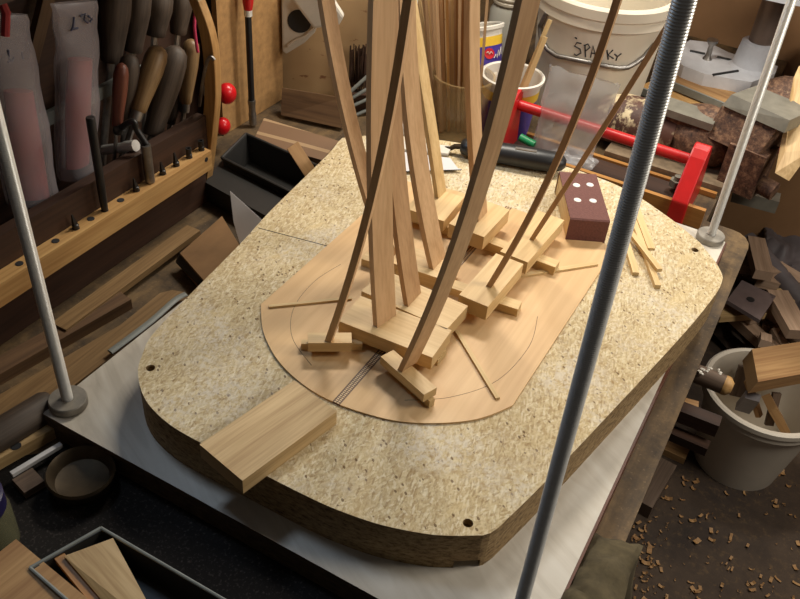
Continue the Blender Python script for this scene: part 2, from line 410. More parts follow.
for b_, px, py, lab in (((.0175, .0315), 2, 140, 'steel threaded rod with round foot at the left corner of the base board'),
                       ((.6850, .980), 785, 20, 'steel threaded rod with round foot beside the red toolbox'),
                       (tuple(at(513, 633, 0))[:2], 684, 2, 'large steel threaded rod nearest the camera crossing the chipboard'),
                       ((.012, .985), 414, 0, 'steel threaded rod mostly hidden behind the tall wooden bars')):
    rod(b_, lean(b_, px, py), lab)

# ------------------------------------------------------------------ chipboard workboard
wk = thing('workboard', 'thick chipboard workboard with rounded corners under the guitar plate', 'workboard', (.36, .5, 0))
P = [(.085, .112), (.098, .090), (.1234, .066), (.154, .048), (.196, .0365), (.24, .0335), (.30, .0345), (.3623, .0350), (.4121, .036), (.4477, .0385), (.5009, .0475), (.5511, .0644), (.579, .0786), (.602, .0935)]
out = [V((*p, 0)) for p in P]
out = crom(out, 4)
out += [V((*p, 0)) for p in [(.6095, .0985), (.6155, .106), (.6206, .1187)]]
out += crom([V((*p, 0)) for p in [(.6265, .143), (.6412, .2068), (.6689, .343), (.7168, .5895), (.7363, .719), (.7375, .765), (.7345, .78), (.728, .793), (.716, .812)]], 4)
out += crom([V((*p, 0)) for p in [(.6786, .8546), (.628, .8904), (.591, .912), (.5523, .9326), (.506, .9498), (.4587, .957), (.381, .958), (.25, .935), (.1345, .9), (.04, .85), (-.012, .80), (-.0175, .79)]], 4)
out += crom([V((*p, 0)) for p in [(-.016, .775), (-.0075, .7326), (.0024, .6492), (.019, .5), (.0352, .3966), (.0536, .2449), (.066, .16), (.074, .132)]], 4)
def ring_hole(bm, cx, cy, r, z0, z1): pass
bm = BM(); prism(bm, out, 0, PB)
nt = obj('chip_slab', bm, 'chip', wk)
# drilled holes and the notch in the bottom edge are cut with booleans
cut = BM()
for hx, hy in ((.1105, .1005), (.5871, .1045), (.6767, .8266)):
    lathe(cut, Matrix.Translation((hx, hy, 0)), [(0, -.01), (.0062, -.01), (.0062, PB + .01), (0, PB + .01)], 20)
mxn = Mx((.598, .094, 0), (.02, .0125, 0)); box_m(cut, mxn, -.016, .016, -.03, .0075, -.01, .014)
me = bpy.data.meshes.new('cutter'); bmesh.ops.recalc_face_normals(cut, faces=cut.faces[:]); cut.to_mesh(me); cut.free()
co = bpy.data.objects.new('cutter', me); COL.objects.link(co)
nt_me_inv = wm(nt)
co.matrix_basis = Matrix()
md = nt.modifiers.new('holes', 'BOOLEAN'); md.object = co; md.operation = 'DIFFERENCE'; md.solver = 'EXACT'
bpy.context.view_layer.update()
dg = bpy.context.evaluated_depsgraph_get(); newme = bpy.data.meshes.new_from_object(nt.evaluated_get(dg))
nt.modifiers.clear(); old = nt.data; nt.data = newme; newme.name = 'chip_slab'; bpy.data.objects.remove(co); 
# fine joint line scored across the slab
bm = BM(); tube(bm, [(.032, .4500, PB), (.155, .4735, PB)], .0007, 6); obj('joint_line', bm, 'ink', wk, label='dark thin joint line')

# ------------------------------------------------------------------ guitar plate
gp = thing('guitar_plate', 'thin pale guitar back plate with a centre inlay lying on the chipboard', 'guitar plate', (.3565, .47, PB))
xc = .3565
arc = [(.155, .290), (.168, .272), (.198, .2385), (.2449, .2055), (.30, .1855), (.3565, .1805), (.4248, .192), (.472, .2136), (.5147, .2456), (.5382, .2736), (.5565, .3069)]
arcs = crom([V((*p, 0)) for p in arc], 5)
top = [(.5582, .715), (.553, .742), (.52, .7535), (.454, .7565), (.3595, .7574), (.2697, .7493), (.2261, .7426), (.155, .72)]
lft = [p for p in arcs if p.x < xc - .006]; rgt = [p for p in arcs if p.x > xc + .006]
mx = Mx((.25, .47, PB), (0, 1, 0))
bm = BM(); prism(bm, [(xc - .0057, .75), *[(p[0], p[1]) for p in top if p[0] < xc - .006], *[(p.x, p.y) for p in lft], (xc - .0057, .1806)], PB, PT); obj('plate_half', bm, 'plate', gp, mx)
mx = Mx((.46, .47, PB), (0, -1, 0))
bm = BM(); prism(bm, [(xc + .0057, .1806), *[(p.x, p.y) for p in rgt], *[(p[0], p[1]) for p in top if p[0] > xc + .006], (xc + .0057, .756)], PB, PT); obj('plate_half', bm, 'plate', gp, mx)
mx = Mx((xc, .2, PB), (0, 1, 0))
bm = BM(); box_m(bm, Matrix(), xc - .0057, xc + .0057, .1806, .756, PB, PT + .0002); obj('centre_inlay', bm, 'inlay', gp, mx, label='herringbone centre inlay strip')
# pencil line of the body outline
arcl = [(.2, .44), (.19, .38), (.2, .31), (.235, .255), (.29, .222)]
bm = BM(); tube(bm, [V((p.x, p.y, PT)) for p in crom([V((*p, 0)) for p in arcl], 6)], .00035, 5); obj('pencil_line', bm, 'brown', gp, label='faint pencil outline')
arcl = [(.515, .50), (.53, .43), (.52, .34), (.48, .275), (.43, .235)]
bm = BM(); tube(bm, [V((p.x, p.y, PT)) for p in crom([V((*p, 0)) for p in arcl], 6)], .00035, 5); obj('pencil_line', bm, 'brown', gp)

# ------------------------------------------------------------------ braces glued under the cauls
G = 'braces on the plate'
def XY(x0, x1, y0, y1): return (x0, y0), (x1, y0), (x0, y1)
block('ladder_brace', *XY(.300, .4365, .318, .346), PT, PT + .011, 'brace', 'low wooden brace under the two front planks', 'brace', group=G)
block('ladder_brace', (.229, .455), (.4880, .481), (.2265, .476), PT, PT + .0145, 'brace', 'long wooden brace crossing the plate under the middle bars', 'brace', group=G)
block('ladder_brace', *XY(.222, .4975, .611, .632), PT, PT + .0165, 'brace', 'long wooden brace crossing the plate under the rear blocks', 'brace', group=G)
block('small_brace', at(301, 350.2, PT), at(362, 350.6, PT), at(301, 345.5, PT), PT, PT + .012, 'brace', 'short brace under the small left clamping block', 'brace', group=G)
block('small_brace', (.4640, .2395), (.380, .2735), (.4675, .2480), PT, PT + .013, 'brace', 'short brace under the small front clamping block', 'brace', group=G)
G2 = 'thin brace strips on the plate'
stick('brace_strip', (.1695, .290, PT), (.2600, .3755, PT), .0055, .0035, 'brace', 'thin wooden strip at the left edge of the plate', 'strip', group=G2)
stick('brace_strip', (.4270, .3985, PT), (.5350, .3055, PT), .0065, .0035, 'brace', 'thin wooden strip pointing to the front edge of the plate', 'strip', group=G2)
stick('brace_strip', (.4500, .5740, PT), (.5470, .6815, PT), .0085, .0035, 'brace', 'thin wooden strip beside the maroon sanding block', 'strip', group=G2)

# ------------------------------------------------------------------ cauls (clamping blocks)
G = 'clamping blocks on the braces'
Z1 = PT + .011
block('clamping_plank', (.2910, .2885), (.4365, .2955), (.2890, .3540), Z1, Z1 + .023, 'caul', 'wide front clamping plank under the tall upright bar', 'clamping block', group=G)
block('clamping_plank', (.2828, .3640), (.4268, .3585), (.2855, .4285), Z1, Z1 + .023, 'caul', 'second clamping plank just behind the front plank', 'clamping block', group=G)
za = PT + .012
block('clamping_block', at(308, 343, za + .016), at(352, 343, za + .016), at(308.5, 332.5, za + .016), za, za + .016, 'caul', 'small clamping block at the left on a short brace', 'clamping block', group=G)
zc = PT + .013
block('clamping_block', at(424, 394.8, zc + .014), at(380.6, 356.5, zc + .014), at(437.5, 388, zc + .014), zc, zc + .014, 'caul', 'small clamping block at the front right under the curved bar', 'clamping block', group=G)
z1 = PT + .0145; z2 = PT + .0165; zf = z1 + .0105
block('clamping_block', at(388, 261.5, zf), at(448.5, 281.5, zf), at(463, 263, zf), z1, zf, 'caul', 'thin clamping block under the wide central bar on the middle brace', 'clamping block', group=G)
block('clamping_block', (.4573, .4302), (.4602, .5575), (.4100, .4300), z1, z1 + .026, 'caul', 'clamping block with a thin bar at the right of the middle brace', 'clamping block', group=G)
block('clamping_block', (.4640, .5665), (.4694, .7138), (.4157, .567), z2, z2 + .023, 'caul', 'clamping block with a thin bar nearest the sanding block', 'clamping block', group=G)
block('clamping_block', (.3794, .5850), (.3815, .6844), (.3153, .5855), z2, z2 + .026, 'caul', 'thick clamping block in the centre of the rear brace', 'clamping block', group=G)
block('clamping_block', (.3026, .5945), (.2980, .6805), (.2320, .5960), z2, z2 + .021, 'caul', 'clamping block at the left end of the rear brace', 'clamping block', group=G)

# ------------------------------------------------------------------ go-bars
def bar(label, pts, foot_z, yaw, t, w, mat, ztop=.78, deg=2, yfix=None):
    """pts: traced centre line of the narrow face (photo frame); the bar bends in the vertical plane through its foot"""
    n = V((-math.sin(yaw), math.cos(yaw), 0)); h = V((math.cos(yaw), math.sin(yaw), 0))
    p0 = at(*pts[0], foot_z)
    S, Z = [], []
    for q in pts:
        p = atplane(*q, p0, n); S.append((p - p0).dot(h)); Z.append(p.z)
    S[0] = 0.0; Z[0] = foot_z
    wts = np.ones(len(S)); wts[0] = 6
    co = np.polyfit(np.array(Z) - foot_z, S, deg, w=wts); co[-1] = 0.0
    mx = Mx(p0, (0, 0, 1), n); N = 28; bm = BM(); rings = []
    for i in range(N + 1):
        z = (ztop - foot_z) * i / N; s = np.polyval(co, z); ds = np.polyval(np.polyder(co), z)
        nv = (h - V((0, 0, 1)) * ds).normalized() if i else h
        c = p0 + h * s + V((0, 0, z))
        rings.append([bm.verts.new(c + nv * a * t / 2 + n * b) for a, b in ((-1, 0), (1, 0), (1, w), (-1, w))])
    for a, b in zip(rings, rings[1:]):
        for k in range(4): face(bm, (a[k], a[(k + 1) % 4], b[(k + 1) % 4], b[k]))
    face(bm, rings[0][::-1]); face(bm, rings[-1])
    # grain runs along the bar: local X is the bar's rise
    return obj('go_bar', bm, mat, None, mx, .0009, label=label, cat='go-bar', group='go-bars pressing on the plate')
zp = Z1 + .023
bar('thin springy bar leaning right from the small left block', [(327.5, 342), (336.5, 310), (355.5, 255), (369, 205), (392, 105), (406, 0)], za + .016, math.radians(10), .0092, .012, 'bar')
bar('broad upright bar standing on the wide front plank', [(375.3, 326.5), (373.5, 290), (371.3, 240), (368.7, 180), (367.7, 105), (371.2, 0)], zp, math.radians(-12), .0082, .040, 'bar')
bar('broad curved bar standing on the small front right block', [(399.6, 371), (416, 330), (456, 230), (470, 195), (495.5, 105), (517, 0)], zc + .014, math.radians(-15), .0078, .030, 'barb')
bar('bar curving left from the left end of the middle brace', [(385, 262), (378, 245), (364.3, 200), (358.5, 180), (339.8, 105), (334.5, 80), (319, 0)], zf, 0.0, .0075, .030, 'bar')
bar('bar standing on the second plank beside the upright bar', [(406, 306), (402, 280), (397.5, 250), (393, 215), (389, 180), (384, 130), (381, 60)], zp, 0.0, .0075, .040, 'barb')
bar('wide bar standing on the middle brace in the centre', [(431, 269), (424.5, 245), (415.5, 195), (406.5, 130), (402.5, 90), (398, 40)], zf, 0.0, .0085, .043, 'bar')
bar('narrow bar at the back on the left rear block', [(436.5, 198), (432, 170), (426, 130), (419, 85), (410, 30), (404, 0)], z2 + .021, 0.0, .0075, .030, 'brace')
bar('upright bar standing on the thick central rear block', [(476, 221), (472.6, 180), (469, 130), (467.5, 90), (466.5, 45), (467, 0)], z2 + .026, 0.0, .009, .036, 'bar')
bar('thin dark bar leaning right from the right middle block', [(488.5, 287), (516, 238), (536, 200), (571, 130), (595, 70), (615, 0)], z1 + .026, 0.0, .0085, .010, 'barb')
bar('thinnest bar leaning far right beside the sanding block', [(531.5, 240), (548, 214), (567, 188), (600, 130), (637, 75), (668, 25)], z2 + .023, 0.0, .0075, .009, 'barb')

# ------------------------------------------------------------------ loose things on the workboard
block('pine_block', at(242.5, 480.8, PB + .024), at(336.8, 411.4, PB + .024), at(195.5, 447, PB + .024), PB, PB + .024, 'pine', 'large rectangular pine block overhanging the front edge of the chipboard', 'wood block', bevel=.0018)
zs = PB + .046
sb = thing('sanding_block', 'maroon sanding block with four white dots on the chipboard', 'sanding block', (at(589, 218, zs).x, at(589, 218, zs).y, PB), (at(559, 171, zs) - at(571, 218, zs)))
a, b, c = at(570.8, 218.5, zs), at(609, 218.5, zs), at(559.5, 171, zs)
xd = (c - a); xd.z = 0; Lb = xd.length; xd.normalize(); wd = V((xd.y, -xd.x, 0)); Wb = (b - a).dot(wd)
mx = Mx((a.x, a.y, PB + .0005), xd)
bm = BM(); box_m(bm, mx, .0016, Lb - .0016, -Wb + .0006, -.0006, 0, .0442); obj('wood_core', bm, 'caul', sb, mx, .002, label='pale wooden core')
pf = [(0, 0), (0, .0435), (.0025, .0458), (Lb - .0025, .0458), (Lb, .0435), (Lb, 0), (Lb - .0015, 0), (Lb - .0015, .0440), (.0015, .0440), (.0015, 0)]
bm = BM()
A = [bm.verts.new(mx @ V((x, .0008, z))) for x, z in pf]; B = [bm.verts.new(mx @ V((x, -Wb - .0008, z))) for x, z in pf]
for i in range(len(pf)): face(bm, (A[i], A[(i + 1) % len(pf)], B[(i + 1) % len(pf)], B[i]))
for i in (0, 1, 2, 3, 4):
    j = len(pf) - 1 - i
    face(bm, (A[i], A[i + 1], A[j - 1], A[j])) if i < 4 or True else None
    face(bm, (B[i], B[i + 1], B[j - 1], B[j]))
obj('sandpaper', bm, 'sandpaper', sb, mx)
for px, py in ((576.5, 185.2), (590, 184.8), (577.5, 200), (593, 200.8)):
    p = at(px, py, PB + .0463); bm = BM()
    lathe(bm, Matrix.Translation((p.x, p.y, PB + .0463)), [(0, 0), (.0066, 0), (.0062, .0006), (0, .0008)], 18); obj('tape_dot', bm, 'dot', sb, label='white dot')

G = 'loose square sticks on the chipboard'
zz = PB
stick('square_stick', at(622, 232, zz), at(635, 276, zz), .0105, .0075, 'brace', 'square stick lying left of the crossed sticks', 'stick', group=G)
stick('square_stick', at(633, 224, zz), at(657, 289, zz), .0095, .0080, 'brace', 'square stick lying under the crossing stick', 'stick', group=G)
stick('square_stick', at(622, 224, zz + .0085), at(659, 272, zz + .0085), .0095, .0065, 'brace', 'stick lying on top across the other sticks', 'stick', group=G)
stick('square_stick', at(634, 205, zz), at(651, 250, zz), .0125, .004, 'brace', 'flat pale stick farthest back of the crossed sticks', 'stick', group=G)

# saw with black handle
sw = thing('hand_saw', 'small saw with a black handle lying behind the bars', 'saw', at(500, 155, PB), (1, 0, 0))
h0, h1 = at(461, 146, PB + .02), at(566, 164, PB + .022)
hd = h1 - h0
bm = BM(); tube(bm, [h0 + hd * t for t in (0, .02, .06, .2, .45, .7, .9, .97, 1)], [.012, .017, .019, .021, .0235, .024, .022, .016, .008], 16, flat=.85); obj('handle', bm, 'black', sw, smooth=True)
bm = BM(); up = V((0, 0, 1)); 
p, q = h0 + hd * .52 + up * .0195, h0 + hd * .72 + up * .0198
m2 = Mx(p + V((.0, -.006, -.002)), q - p); box_m(bm, m2, 0, (q - p).length, -.004, .004, 0, .0022); obj('name_plate', bm, 'dullsteel', sw, m2, .001, label='grey oval plate on the handle')
bm = BM(); tube(bm, [h0 + V((.004, 0, 0)), h0 + V((-.012, -.002, -.004)), h0 + V((-.02, -.006, -.010)), h0 + V((-.036, -.008, -.0125))], [.0075, .007, .006, .005], 10, flat=.7); obj('tang', bm, 'brass', sw, smooth=True)
bl = [at(x, y, PB + .006) for x, y in ((404, 152), (450, 158), (458, 168.5), (462, 169.5), (398, 171.5))]
m3 = Mx(bl[0], (1, 0, 0)); bm = BM(); prism(bm, [(p.x, p.y) for p in bl], PB + .0052, PB + .0064); obj('blade', bm, 'paper', sw, m3)
bm = BM(); e0, e1 = bl[3], bl[4]; n = 34
for i in range(n):
    a, b = e0.lerp(e1, i / n), e0.lerp(e1, (i + 1) / n); d = V((.0, -.004, 0)); c = (a + b) / 2 + d
    prism(bm, [(a.x, a.y), (b.x, b.y), (c.x, c.y)], PB + .0052, PB + .0064)
obj('teeth', bm, 'ink', sw, label='dark serrated teeth')
bl = [at(x, y, PB + .010) for x, y in ((402, 141), (452, 147), (448, 154.5), (402, 149.5))]
bm = BM(); prism(bm, [(p.x, p.y) for p in bl], PB + .0066, PB + .012); obj('spine', bm, 'white', sw, label='pale blade spine')

# ------------------------------------------------------------------ red toolbox behind
tb = thing('toolbox', 'open wooden toolbox with red ends and a red round handle', 'toolbox', (.42, 1.16, BT))
def endplate(x):
    pts = [(1.056, BT + .001), (1.205, BT + .001), (1.200, BT + .03), (1.168, .085), (1.158, .097), (1.143, .101), (1.128, .097), (1.113, .085), (1.056, .012)]
    m = Matrix(((0, 0, 1, x), (1, 0, 0, 0), (0, 1, 0, 0), (0, 0, 0, 1))); bm = BM(); prism_m(bm, m, pts, -.0165, .0165)
    return obj('end_panel', bm, 'red', tb, bevel=.003, seg=2)
endplate(.196); endplate(.604)
bm = BM(); tube(bm, [(.207, 1.143, .066), (.593, 1.143, .062)], .0115, 18); obj('handle_bar', bm, 'red', tb, smooth=True)
mx = Mx((.3, 1.071, BT), (1, 0, 0)); bm = BM(); box_m(bm, Matrix(), .16, .655, 1.066, 1.077, BT + .001, .005); obj('side_board', bm, 'orange', tb, mx, .001)
mx = Mx((.3, 1.21, BT), (1, 0, 0)); bm = BM(); box_m(bm, Matrix(), .16, .655, 1.206, 1.217, BT + .001, -.028); obj('side_board', bm, 'orange', tb, mx, .001)
bm = BM(); box_m(bm, Matrix(), .207, .593, 1.077, 1.206, BT + .001, BT + .007); obj('bottom_board', bm, 'darkwood', tb)
# crumpled bag of bits standing in the toolbox
pa_, pb_ = aty(537, 140, 1.135), aty(612, 155, 1.135)
bm = BM(); rings = []
for k in range(13):
    t = k / 12; zz = BT + .012 + (.205) * t; hw = .066 + .010 * t; th = .030 * (1 - t) ** .6 + .003; cx_ = pa_.x + .055 + .018 * t; ring = []
    for q_ in range(28):
        u = 2 * math.pi * q_ / 28; nz = noise.noise(V((math.cos(u) * 2.2, math.sin(u) * 2.2, t * 4))); n2 = noise.noise(V((math.cos(u) * 6, math.sin(u) * 6, t * 9)))
        ring.append(bm.verts.new((cx_ + hw * math.cos(u) * (1 + .06 * nz), 1.142 + th * math.sin(u) * (1 + .5 * nz) + .008 * n2 - .012 * t, zz + .006 * n2)))
    rings.append(ring)
for a, b in zip(rings, rings[1:]):
    for k in range(28): face(bm, (a[k], a[(k + 1) % 28], b[(k + 1) % 28], b[k]))
obj('plastic_bag', bm, 'clear', None, Mx((pa_.x + .06, 1.14, BT + .012)), label='tall crumpled clear plastic bag standing inside the toolbox', cat='plastic bag', smooth=True)
bm = BM(); lump(bm, (.355, 1.12, -.008), (.05, .026, .022), 5, .5, 2.0, 4); obj('plastic_bag', bm, 'clear', label='small flat clear bag of bits lying low in the toolbox', cat='plastic bag', smooth=True)
bm = BM(); tube(bm, [(.232, 1.13, .0), (.268, 1.128, -.006)], .009, 10); obj('green_cap', bm, 'green', label='green plastic tube inside the clear bag in the toolbox', cat='tube', smooth=True)

# ------------------------------------------------------------------ bench vice
vs = thing('bench_vice', 'rusty brown iron bench vice with grey jaws behind the toolbox', 'vice', (.55, 1.32, BT))
bm = BM(); tube(bm, [(.345, 1.315, .012), (.355, 1.315, .012), (.40, 1.315, .02), (.47, 1.315, .022), (.52, 1.32, .02)], [.03, .052, .060, .060, .058], 22, flat=.95); obj('barrel', bm, 'flake', vs, smooth=True, label='barrel with flaking cream paint')
bm = BM(); lump(bm, (.575, 1.33, .03), (.085, .075, .068), 2, .12, 1.5, 4); obj('body', bm, 'rust', vs, smooth=True)
bm = BM(); m = Mx((.5, 1.30, BT), (1, 0, 0)); box_m(bm, m, -.10, .16, -.078, .12, .001, .022); vplate = obj('base_plate', bm, 'dusty', vs, m, .004)
bm = BM(); m = Mx((.468, 1.285, .02), (1, -.05, -.02)); box_m(bm, m, 0, .125, 0, .05, .0, .06); fj = obj('fixed_jaw', bm, 'rust', vs, m, .006)
bm = BM(); m = Mx((.462, 1.272, .078), (1, -.05, -.02)); box_m(bm, m, 0, .135, 0, .062, .0, .016); obj('jaw_cap', bm, 'jaw', fj, m, .005, label='grey worn jaw top')
bm = BM(); hexa(bm, [V(p) for p in ((.585, 1.27, .06), (.70, 1.235, .06), (.74, 1.33, .06), (.62, 1.36, .06))], [V(p) for p in ((.60, 1.30, .125), (.72, 1.26, .125), (.755, 1.345, .125), (.64, 1.375, .125))]); mj = obj('moving_jaw', bm, 'rust', vs, bevel=.022, seg=4, smooth=True)
bm = BM(); hexa(bm, [V(p) for p in ((.60, 1.29, .126), (.735, 1.245, .126), (.775, 1.345, .126), (.64, 1.385, .126))], [V(p) for p in ((.61, 1.30, .150), (.735, 1.255, .150), (.77, 1.34, .150), (.645, 1.38, .150))]); obj('jaw_cap', bm, 'jaw', mj, bevel=.006, label='grey worn jaw top')
bm = BM(); m = Mx((.66, 1.28, -.03), (.9, -.2, 0)); box_m(bm, m, -.01, .07, -.035, .035, 0, .10); obj('slide', bm, 'rust', vs, m, .008)
bm = BM(); tube(bm, [(.69, 1.27, .0), (.76, 1.25, -.005)], .02, 14); obj('screw', bm, 'rust', vs, smooth=True)
p = at(676, 184, BT + .024)
bm = BM(); tube(bm, [(p.x, p.y, BT + .02), (p.x, p.y, BT + .034)], .015, 6); vnut = obj('nut', bm, 'jaw', vplate)
bm = BM(); tube(bm, [(p.x, p.y, BT + .034), (p.x, p.y, BT + .043)], .0075, 12); obj('bolt', bm, 'jaw', vplate, smooth=True)

# ------------------------------------------------------------------ white bucket with handwriting
bx, by = .262, 1.475; RT, RB, BH = .153, .130, .28
bk = thing('bucket', 'large white plastic bucket with handwriting and wire handle on the bench', 'bucket', (bx, by, BT))
mb = Matrix.Translation((bx, by, BT))
bm = BM(); lathe(bm, mb, [(0, 0), (RB, 0), (RT, BH), (RT - .004, BH), (RB - .003, .004), (0, .004)], 64); bbody = obj('body', bm, 'bucketw', bk, smooth=True)
bm = BM(); lathe(bm, mb, [(RT - .001, BH - .045), (RT + .006, BH - .044), (RT + .005, BH - .024), (RT + .009, BH - .020), (RT + .010, BH + .001), (RT + .006, BH + .006), (RT - .005, BH + .005), (RT - .004, BH - .003)], 64); obj('rim', bm, 'bucketw', bk, smooth=True)
def on_bucket(px, py, off=.0):
    d = ray(px, py); o = CP.copy(); best = None
    for i in range(4000):
        t = 1.2 + i * .0004; q = o + d * t
        r = RB + (RT - RB) * (q[2] - BT) / BH + off
        if (q[0] - bx) ** 2 + (q[1] - by) ** 2 < r * r: return V(q)
    return V(o + d * 2)
wire = [(547, 12), (540, 26), (541, 40), (548, 50), (557, 56), (572, 59), (590, 62.5), (606, 66), (619, 68.2), (628, 67.5), (636, 63), (645, 56), (655, 44)]
bm = BM(); tube(bm, [on_bucket(x, y, .006) for x, y in wire], .0055, 10); obj('wire_handle', bm, 'dullsteel', bk, smooth=True)
strokes = [[(581.5, 43.5), (577, 42.5), (574.5, 46), (580, 49), (581, 53), (576.5, 55.5), (574, 54)], [(575, 37.6), (577, 38.6)],
           [(585.5, 57), (585, 45)], [(584, 45.5), (588, 44), (590, 47.5), (585.5, 51)],
           [(590.5, 57.5), (593, 46), (596.5, 58)], [(591, 53), (596, 53.5)],
           [(607, 50), (608.2, 59.5)], [(613, 50), (608, 55), (613.5, 58.5)],
           [(614.5, 54), (617.5, 56.5)], [(621.5, 53.5), (617.5, 56.5), (616, 60.5)]]
bm = BM()
for st in strokes: tube(bm, [on_bucket(x, y, .0006) for x, y in st], .0015, 6)
obj('handwriting', bm, 'ink', bbody, label='black handwritten capital letters')

# ------------------------------------------------------------------ tubs, jars, sticks
def tub(px, py, z, r, h, label, tilt=None, extra=True):
    c = at(px, py, z); origin = V((c.x, c.y, c.z - h))
    t = thing('plastic_tub', label, 'tub', origin, group='purple yogurt tubs')
    mt = Matrix.Translation(origin)
    if tilt: mt = mt @ tilt
    r2 = r * .8
    rr = lambda z: r2 + (r - r2) * z / h
    bm = BM(); lathe(bm, mt, [(0, 0), (r2, 0), (r, h), (r - .002, h), (r2 - .002, .003), (0, .003)], 48); obj('cup', bm, 'white', t, smooth=True)
    bm = BM(); lathe(bm, mt, [(r - .001, h - .008), (r + .004, h - .006), (r + .005, h + .001), (r + .001, h + .003), (r - .002, h)], 48); obj('rim', bm, 'white', t, smooth=True)
    bm = BM(); lathe(bm, mt, [(rr(z) + .0006, z) for z in (.006, h * .40, h * .70)], 48); band = obj('purple_band', bm, 'purple', t, smooth=True, label='purple printed band')
    bm = BM(); lathe(bm, mt, [(rr(z) + .0008, z) for z in (h * .68, h * .84)], 48); obj('yellow_band', bm, 'yellow', t, smooth=True, label='yellow printed band')
    return band, mt, rr, h
tub1 = tub(513, 75, .10, .066, .14, 'white and purple tub holding wooden stirring sticks behind the toolbox')
G = 'flat sticks in the tub'
c0 = at(513, 75, .10)
for i, ((x0, y0), (x1, y1), w) in enumerate((((528, 84), (543, 36), .011), ((521, 84), (548, 19), .010))):
    p, q = V((c0.x + .012 - .012 * i, c0.y - .004 + .012 * i, .0)), aty(x1, y1, c0.y + .03 + .012 * i)
    stick('flat_stick', p, q, .0028, w, 'brace', ['short wooden stick leaning in the purple tub', 'longer wooden stick leaning in the purple tub'][i], 'stick', group=G, up=(1, .3, 0))
T2 = Matrix.Rotation(math.radians(-20), 4, V((0.55, 1, 0)).normalized())
t2, mt2, rr2, h2 = tub(489, 30, .15, .058, .13, 'tilted purple and yellow tub behind the sticks', T2)
# red round emblem and white script on the tilted tub, facing the camera
inv = mt2.inverted(); cam_l = inv @ V(CP)
def ontub(px, py, off):
    d = ray(px, py)
    for i in range(6000):
        q = V(CP + d * (1.3 + i * .0003)); l = inv @ q
        if 0 < l.z < h2 and math.hypot(l.x, l.y) < rr2(l.z) + off: return q
    return None
def decal(name, poly, mat, parent, off, label=None):
    P = [ontub(x, y, off) for x, y in poly]
    if any(p is None for p in P): return
    bm = BM(); c = bm.verts.new(sum(P, V()) / len(P)); vs = [bm.verts.new(p) for p in P]
    for i in range(len(vs)): face(bm, (c, vs[i], vs[(i + 1) % len(vs)]))
    obj(name, bm, mat, parent, label=label)
decal('emblem', [(489.5 + 5 * math.cos(a), 53.5 + 5.5 * math.sin(a)) for a in [k * math.pi / 10 for k in range(20)]], 'redprint', t2, .0022, 'round red emblem')
for st in ([(486.5, 53), (488, 51.5), (489.5, 54), (491, 51.5), (492.5, 53.5)], [(494, 58), (496, 54), (497, 58), (498.5, 50), (499, 56), (501, 47), (501, 54)]):
    P = [ontub(x, y, .003) for x, y in st]; P = [p for p in P if p]
    if len(P) > 2: bm = BM(); tube(bm, P, .001, 5); obj('script_print', bm, 'white', t2, label='white script lettering')
# amber jar full of strips
jx, jy = .080, 1.135; jr = .068
jar = thing('stick_jar', 'amber square-shouldered jar full of thin wooden strips', 'jar', (jx, jy, BT))
bm = BM(); lathe(bm, Matrix.Translation((jx, jy, BT)), [(0, .001), (jr - .004, .001), (jr, .006), (jr, .116), (jr - .003, .124), (jr - .003, .132), (jr + .001, .134), (jr + .001, .140), (jr - .005, .140), (jr - .006, .124), (jr - .004, .114), (jr - .004, .008), (0, .006)], 40); obj('jar_wall', bm, 'jarglass', jar, smooth=True)
G = 'wooden strips in the jar'
rnd = random.Random(3)
ends = [(426, 0), (431, 0), (437, 0), (443, 0), (449, 0), (455, 0), (460, 0), (466, 0), (472, 0), (487, 2), (441, 0), (452, 0), (434, 0)]
desc = ['leftmost strip in the jar', 'second strip from the left in the jar']
ends += [(420, 0), (424, 0), (439, 0), (447, 0), (463, 0), (469, 0), (457, 0), (429, 0)]
for i, (ex, ey) in enumerate(ends):
    a = rnd.uniform(0, 6.28); rr = rnd.uniform(.01, .045)
    rim_ = aty(450 + (ex - 449) * .80, 88, jy + rnd.uniform(-.040, .036)); q = aty(ex, ey, rim_.y + rnd.uniform(-.006, .006))
    dv = (q - rim_); p = rim_ - dv * ((rim_.z - BT - .010) / dv.z)
    if (p.x - jx) ** 2 + (p.y - jy) ** 2 > .058 ** 2: k_ = .056 / math.hypot(p.x - jx, p.y - jy); p = V((jx + (p.x - jx) * k_, jy + (p.y - jy) * k_, p.z))
    q = p + (q - p) * 1.12
    stick('wooden_strip', p, q, rnd.uniform(.004, .007), rnd.uniform(.007, .012), rnd.choice(['bar', 'brace', 'orange', 'barb', 'bar']), 'thin wooden strip standing in the amber jar among others', 'strip', group=G, up=(.5, -1, 0))
# clear jar with white screw lid
cj = at(500, 66, BT)
jt = thing('screw_top_jar', 'clear screw-top jar standing behind the purple tubs', 'jar', cj)
bm = BM(); lathe(bm, Matrix.Translation(cj), [(0, .001), (.045, .001), (.047, .008), (.047, .15), (.036, .17), (.034, .17), (.044, .148), (.044, .008), (0, .005)], 36); obj('jar_wall', bm, 'clearjar', jt, smooth=True)
bm = BM(); lathe(bm, Matrix.Translation(cj), [(.038, .168), (.042, .170), (.042, .176), (.040, .178), (.042, .181), (.042, .187), (.040, .189), (.042, .192), (.042, .202), (0, .203)], 36); obj('lid', bm, 'bucketw', jt, smooth=True)
# small white capped bottle between jar and tub
c = at(484, 117, BT); wb_ = thing('bottle', 'small bottle with white cap between the jar and the purple tub', 'bottle', c)
bm = BM(); lathe(bm, Matrix.Translation(c), [(0, 0), (.016, 0), (.016, .08), (.010, .095), (0, .095)], 20); obj('body', bm, 'green', wb_, smooth=True)
bm = BM(); lathe(bm, Matrix.Translation(c), [(0, .094), (.017, .094), (.018, .098), (.018, .118), (.014, .124), (0, .125)], 20); obj('cap', bm, 'bucketw', wb_, smooth=True)

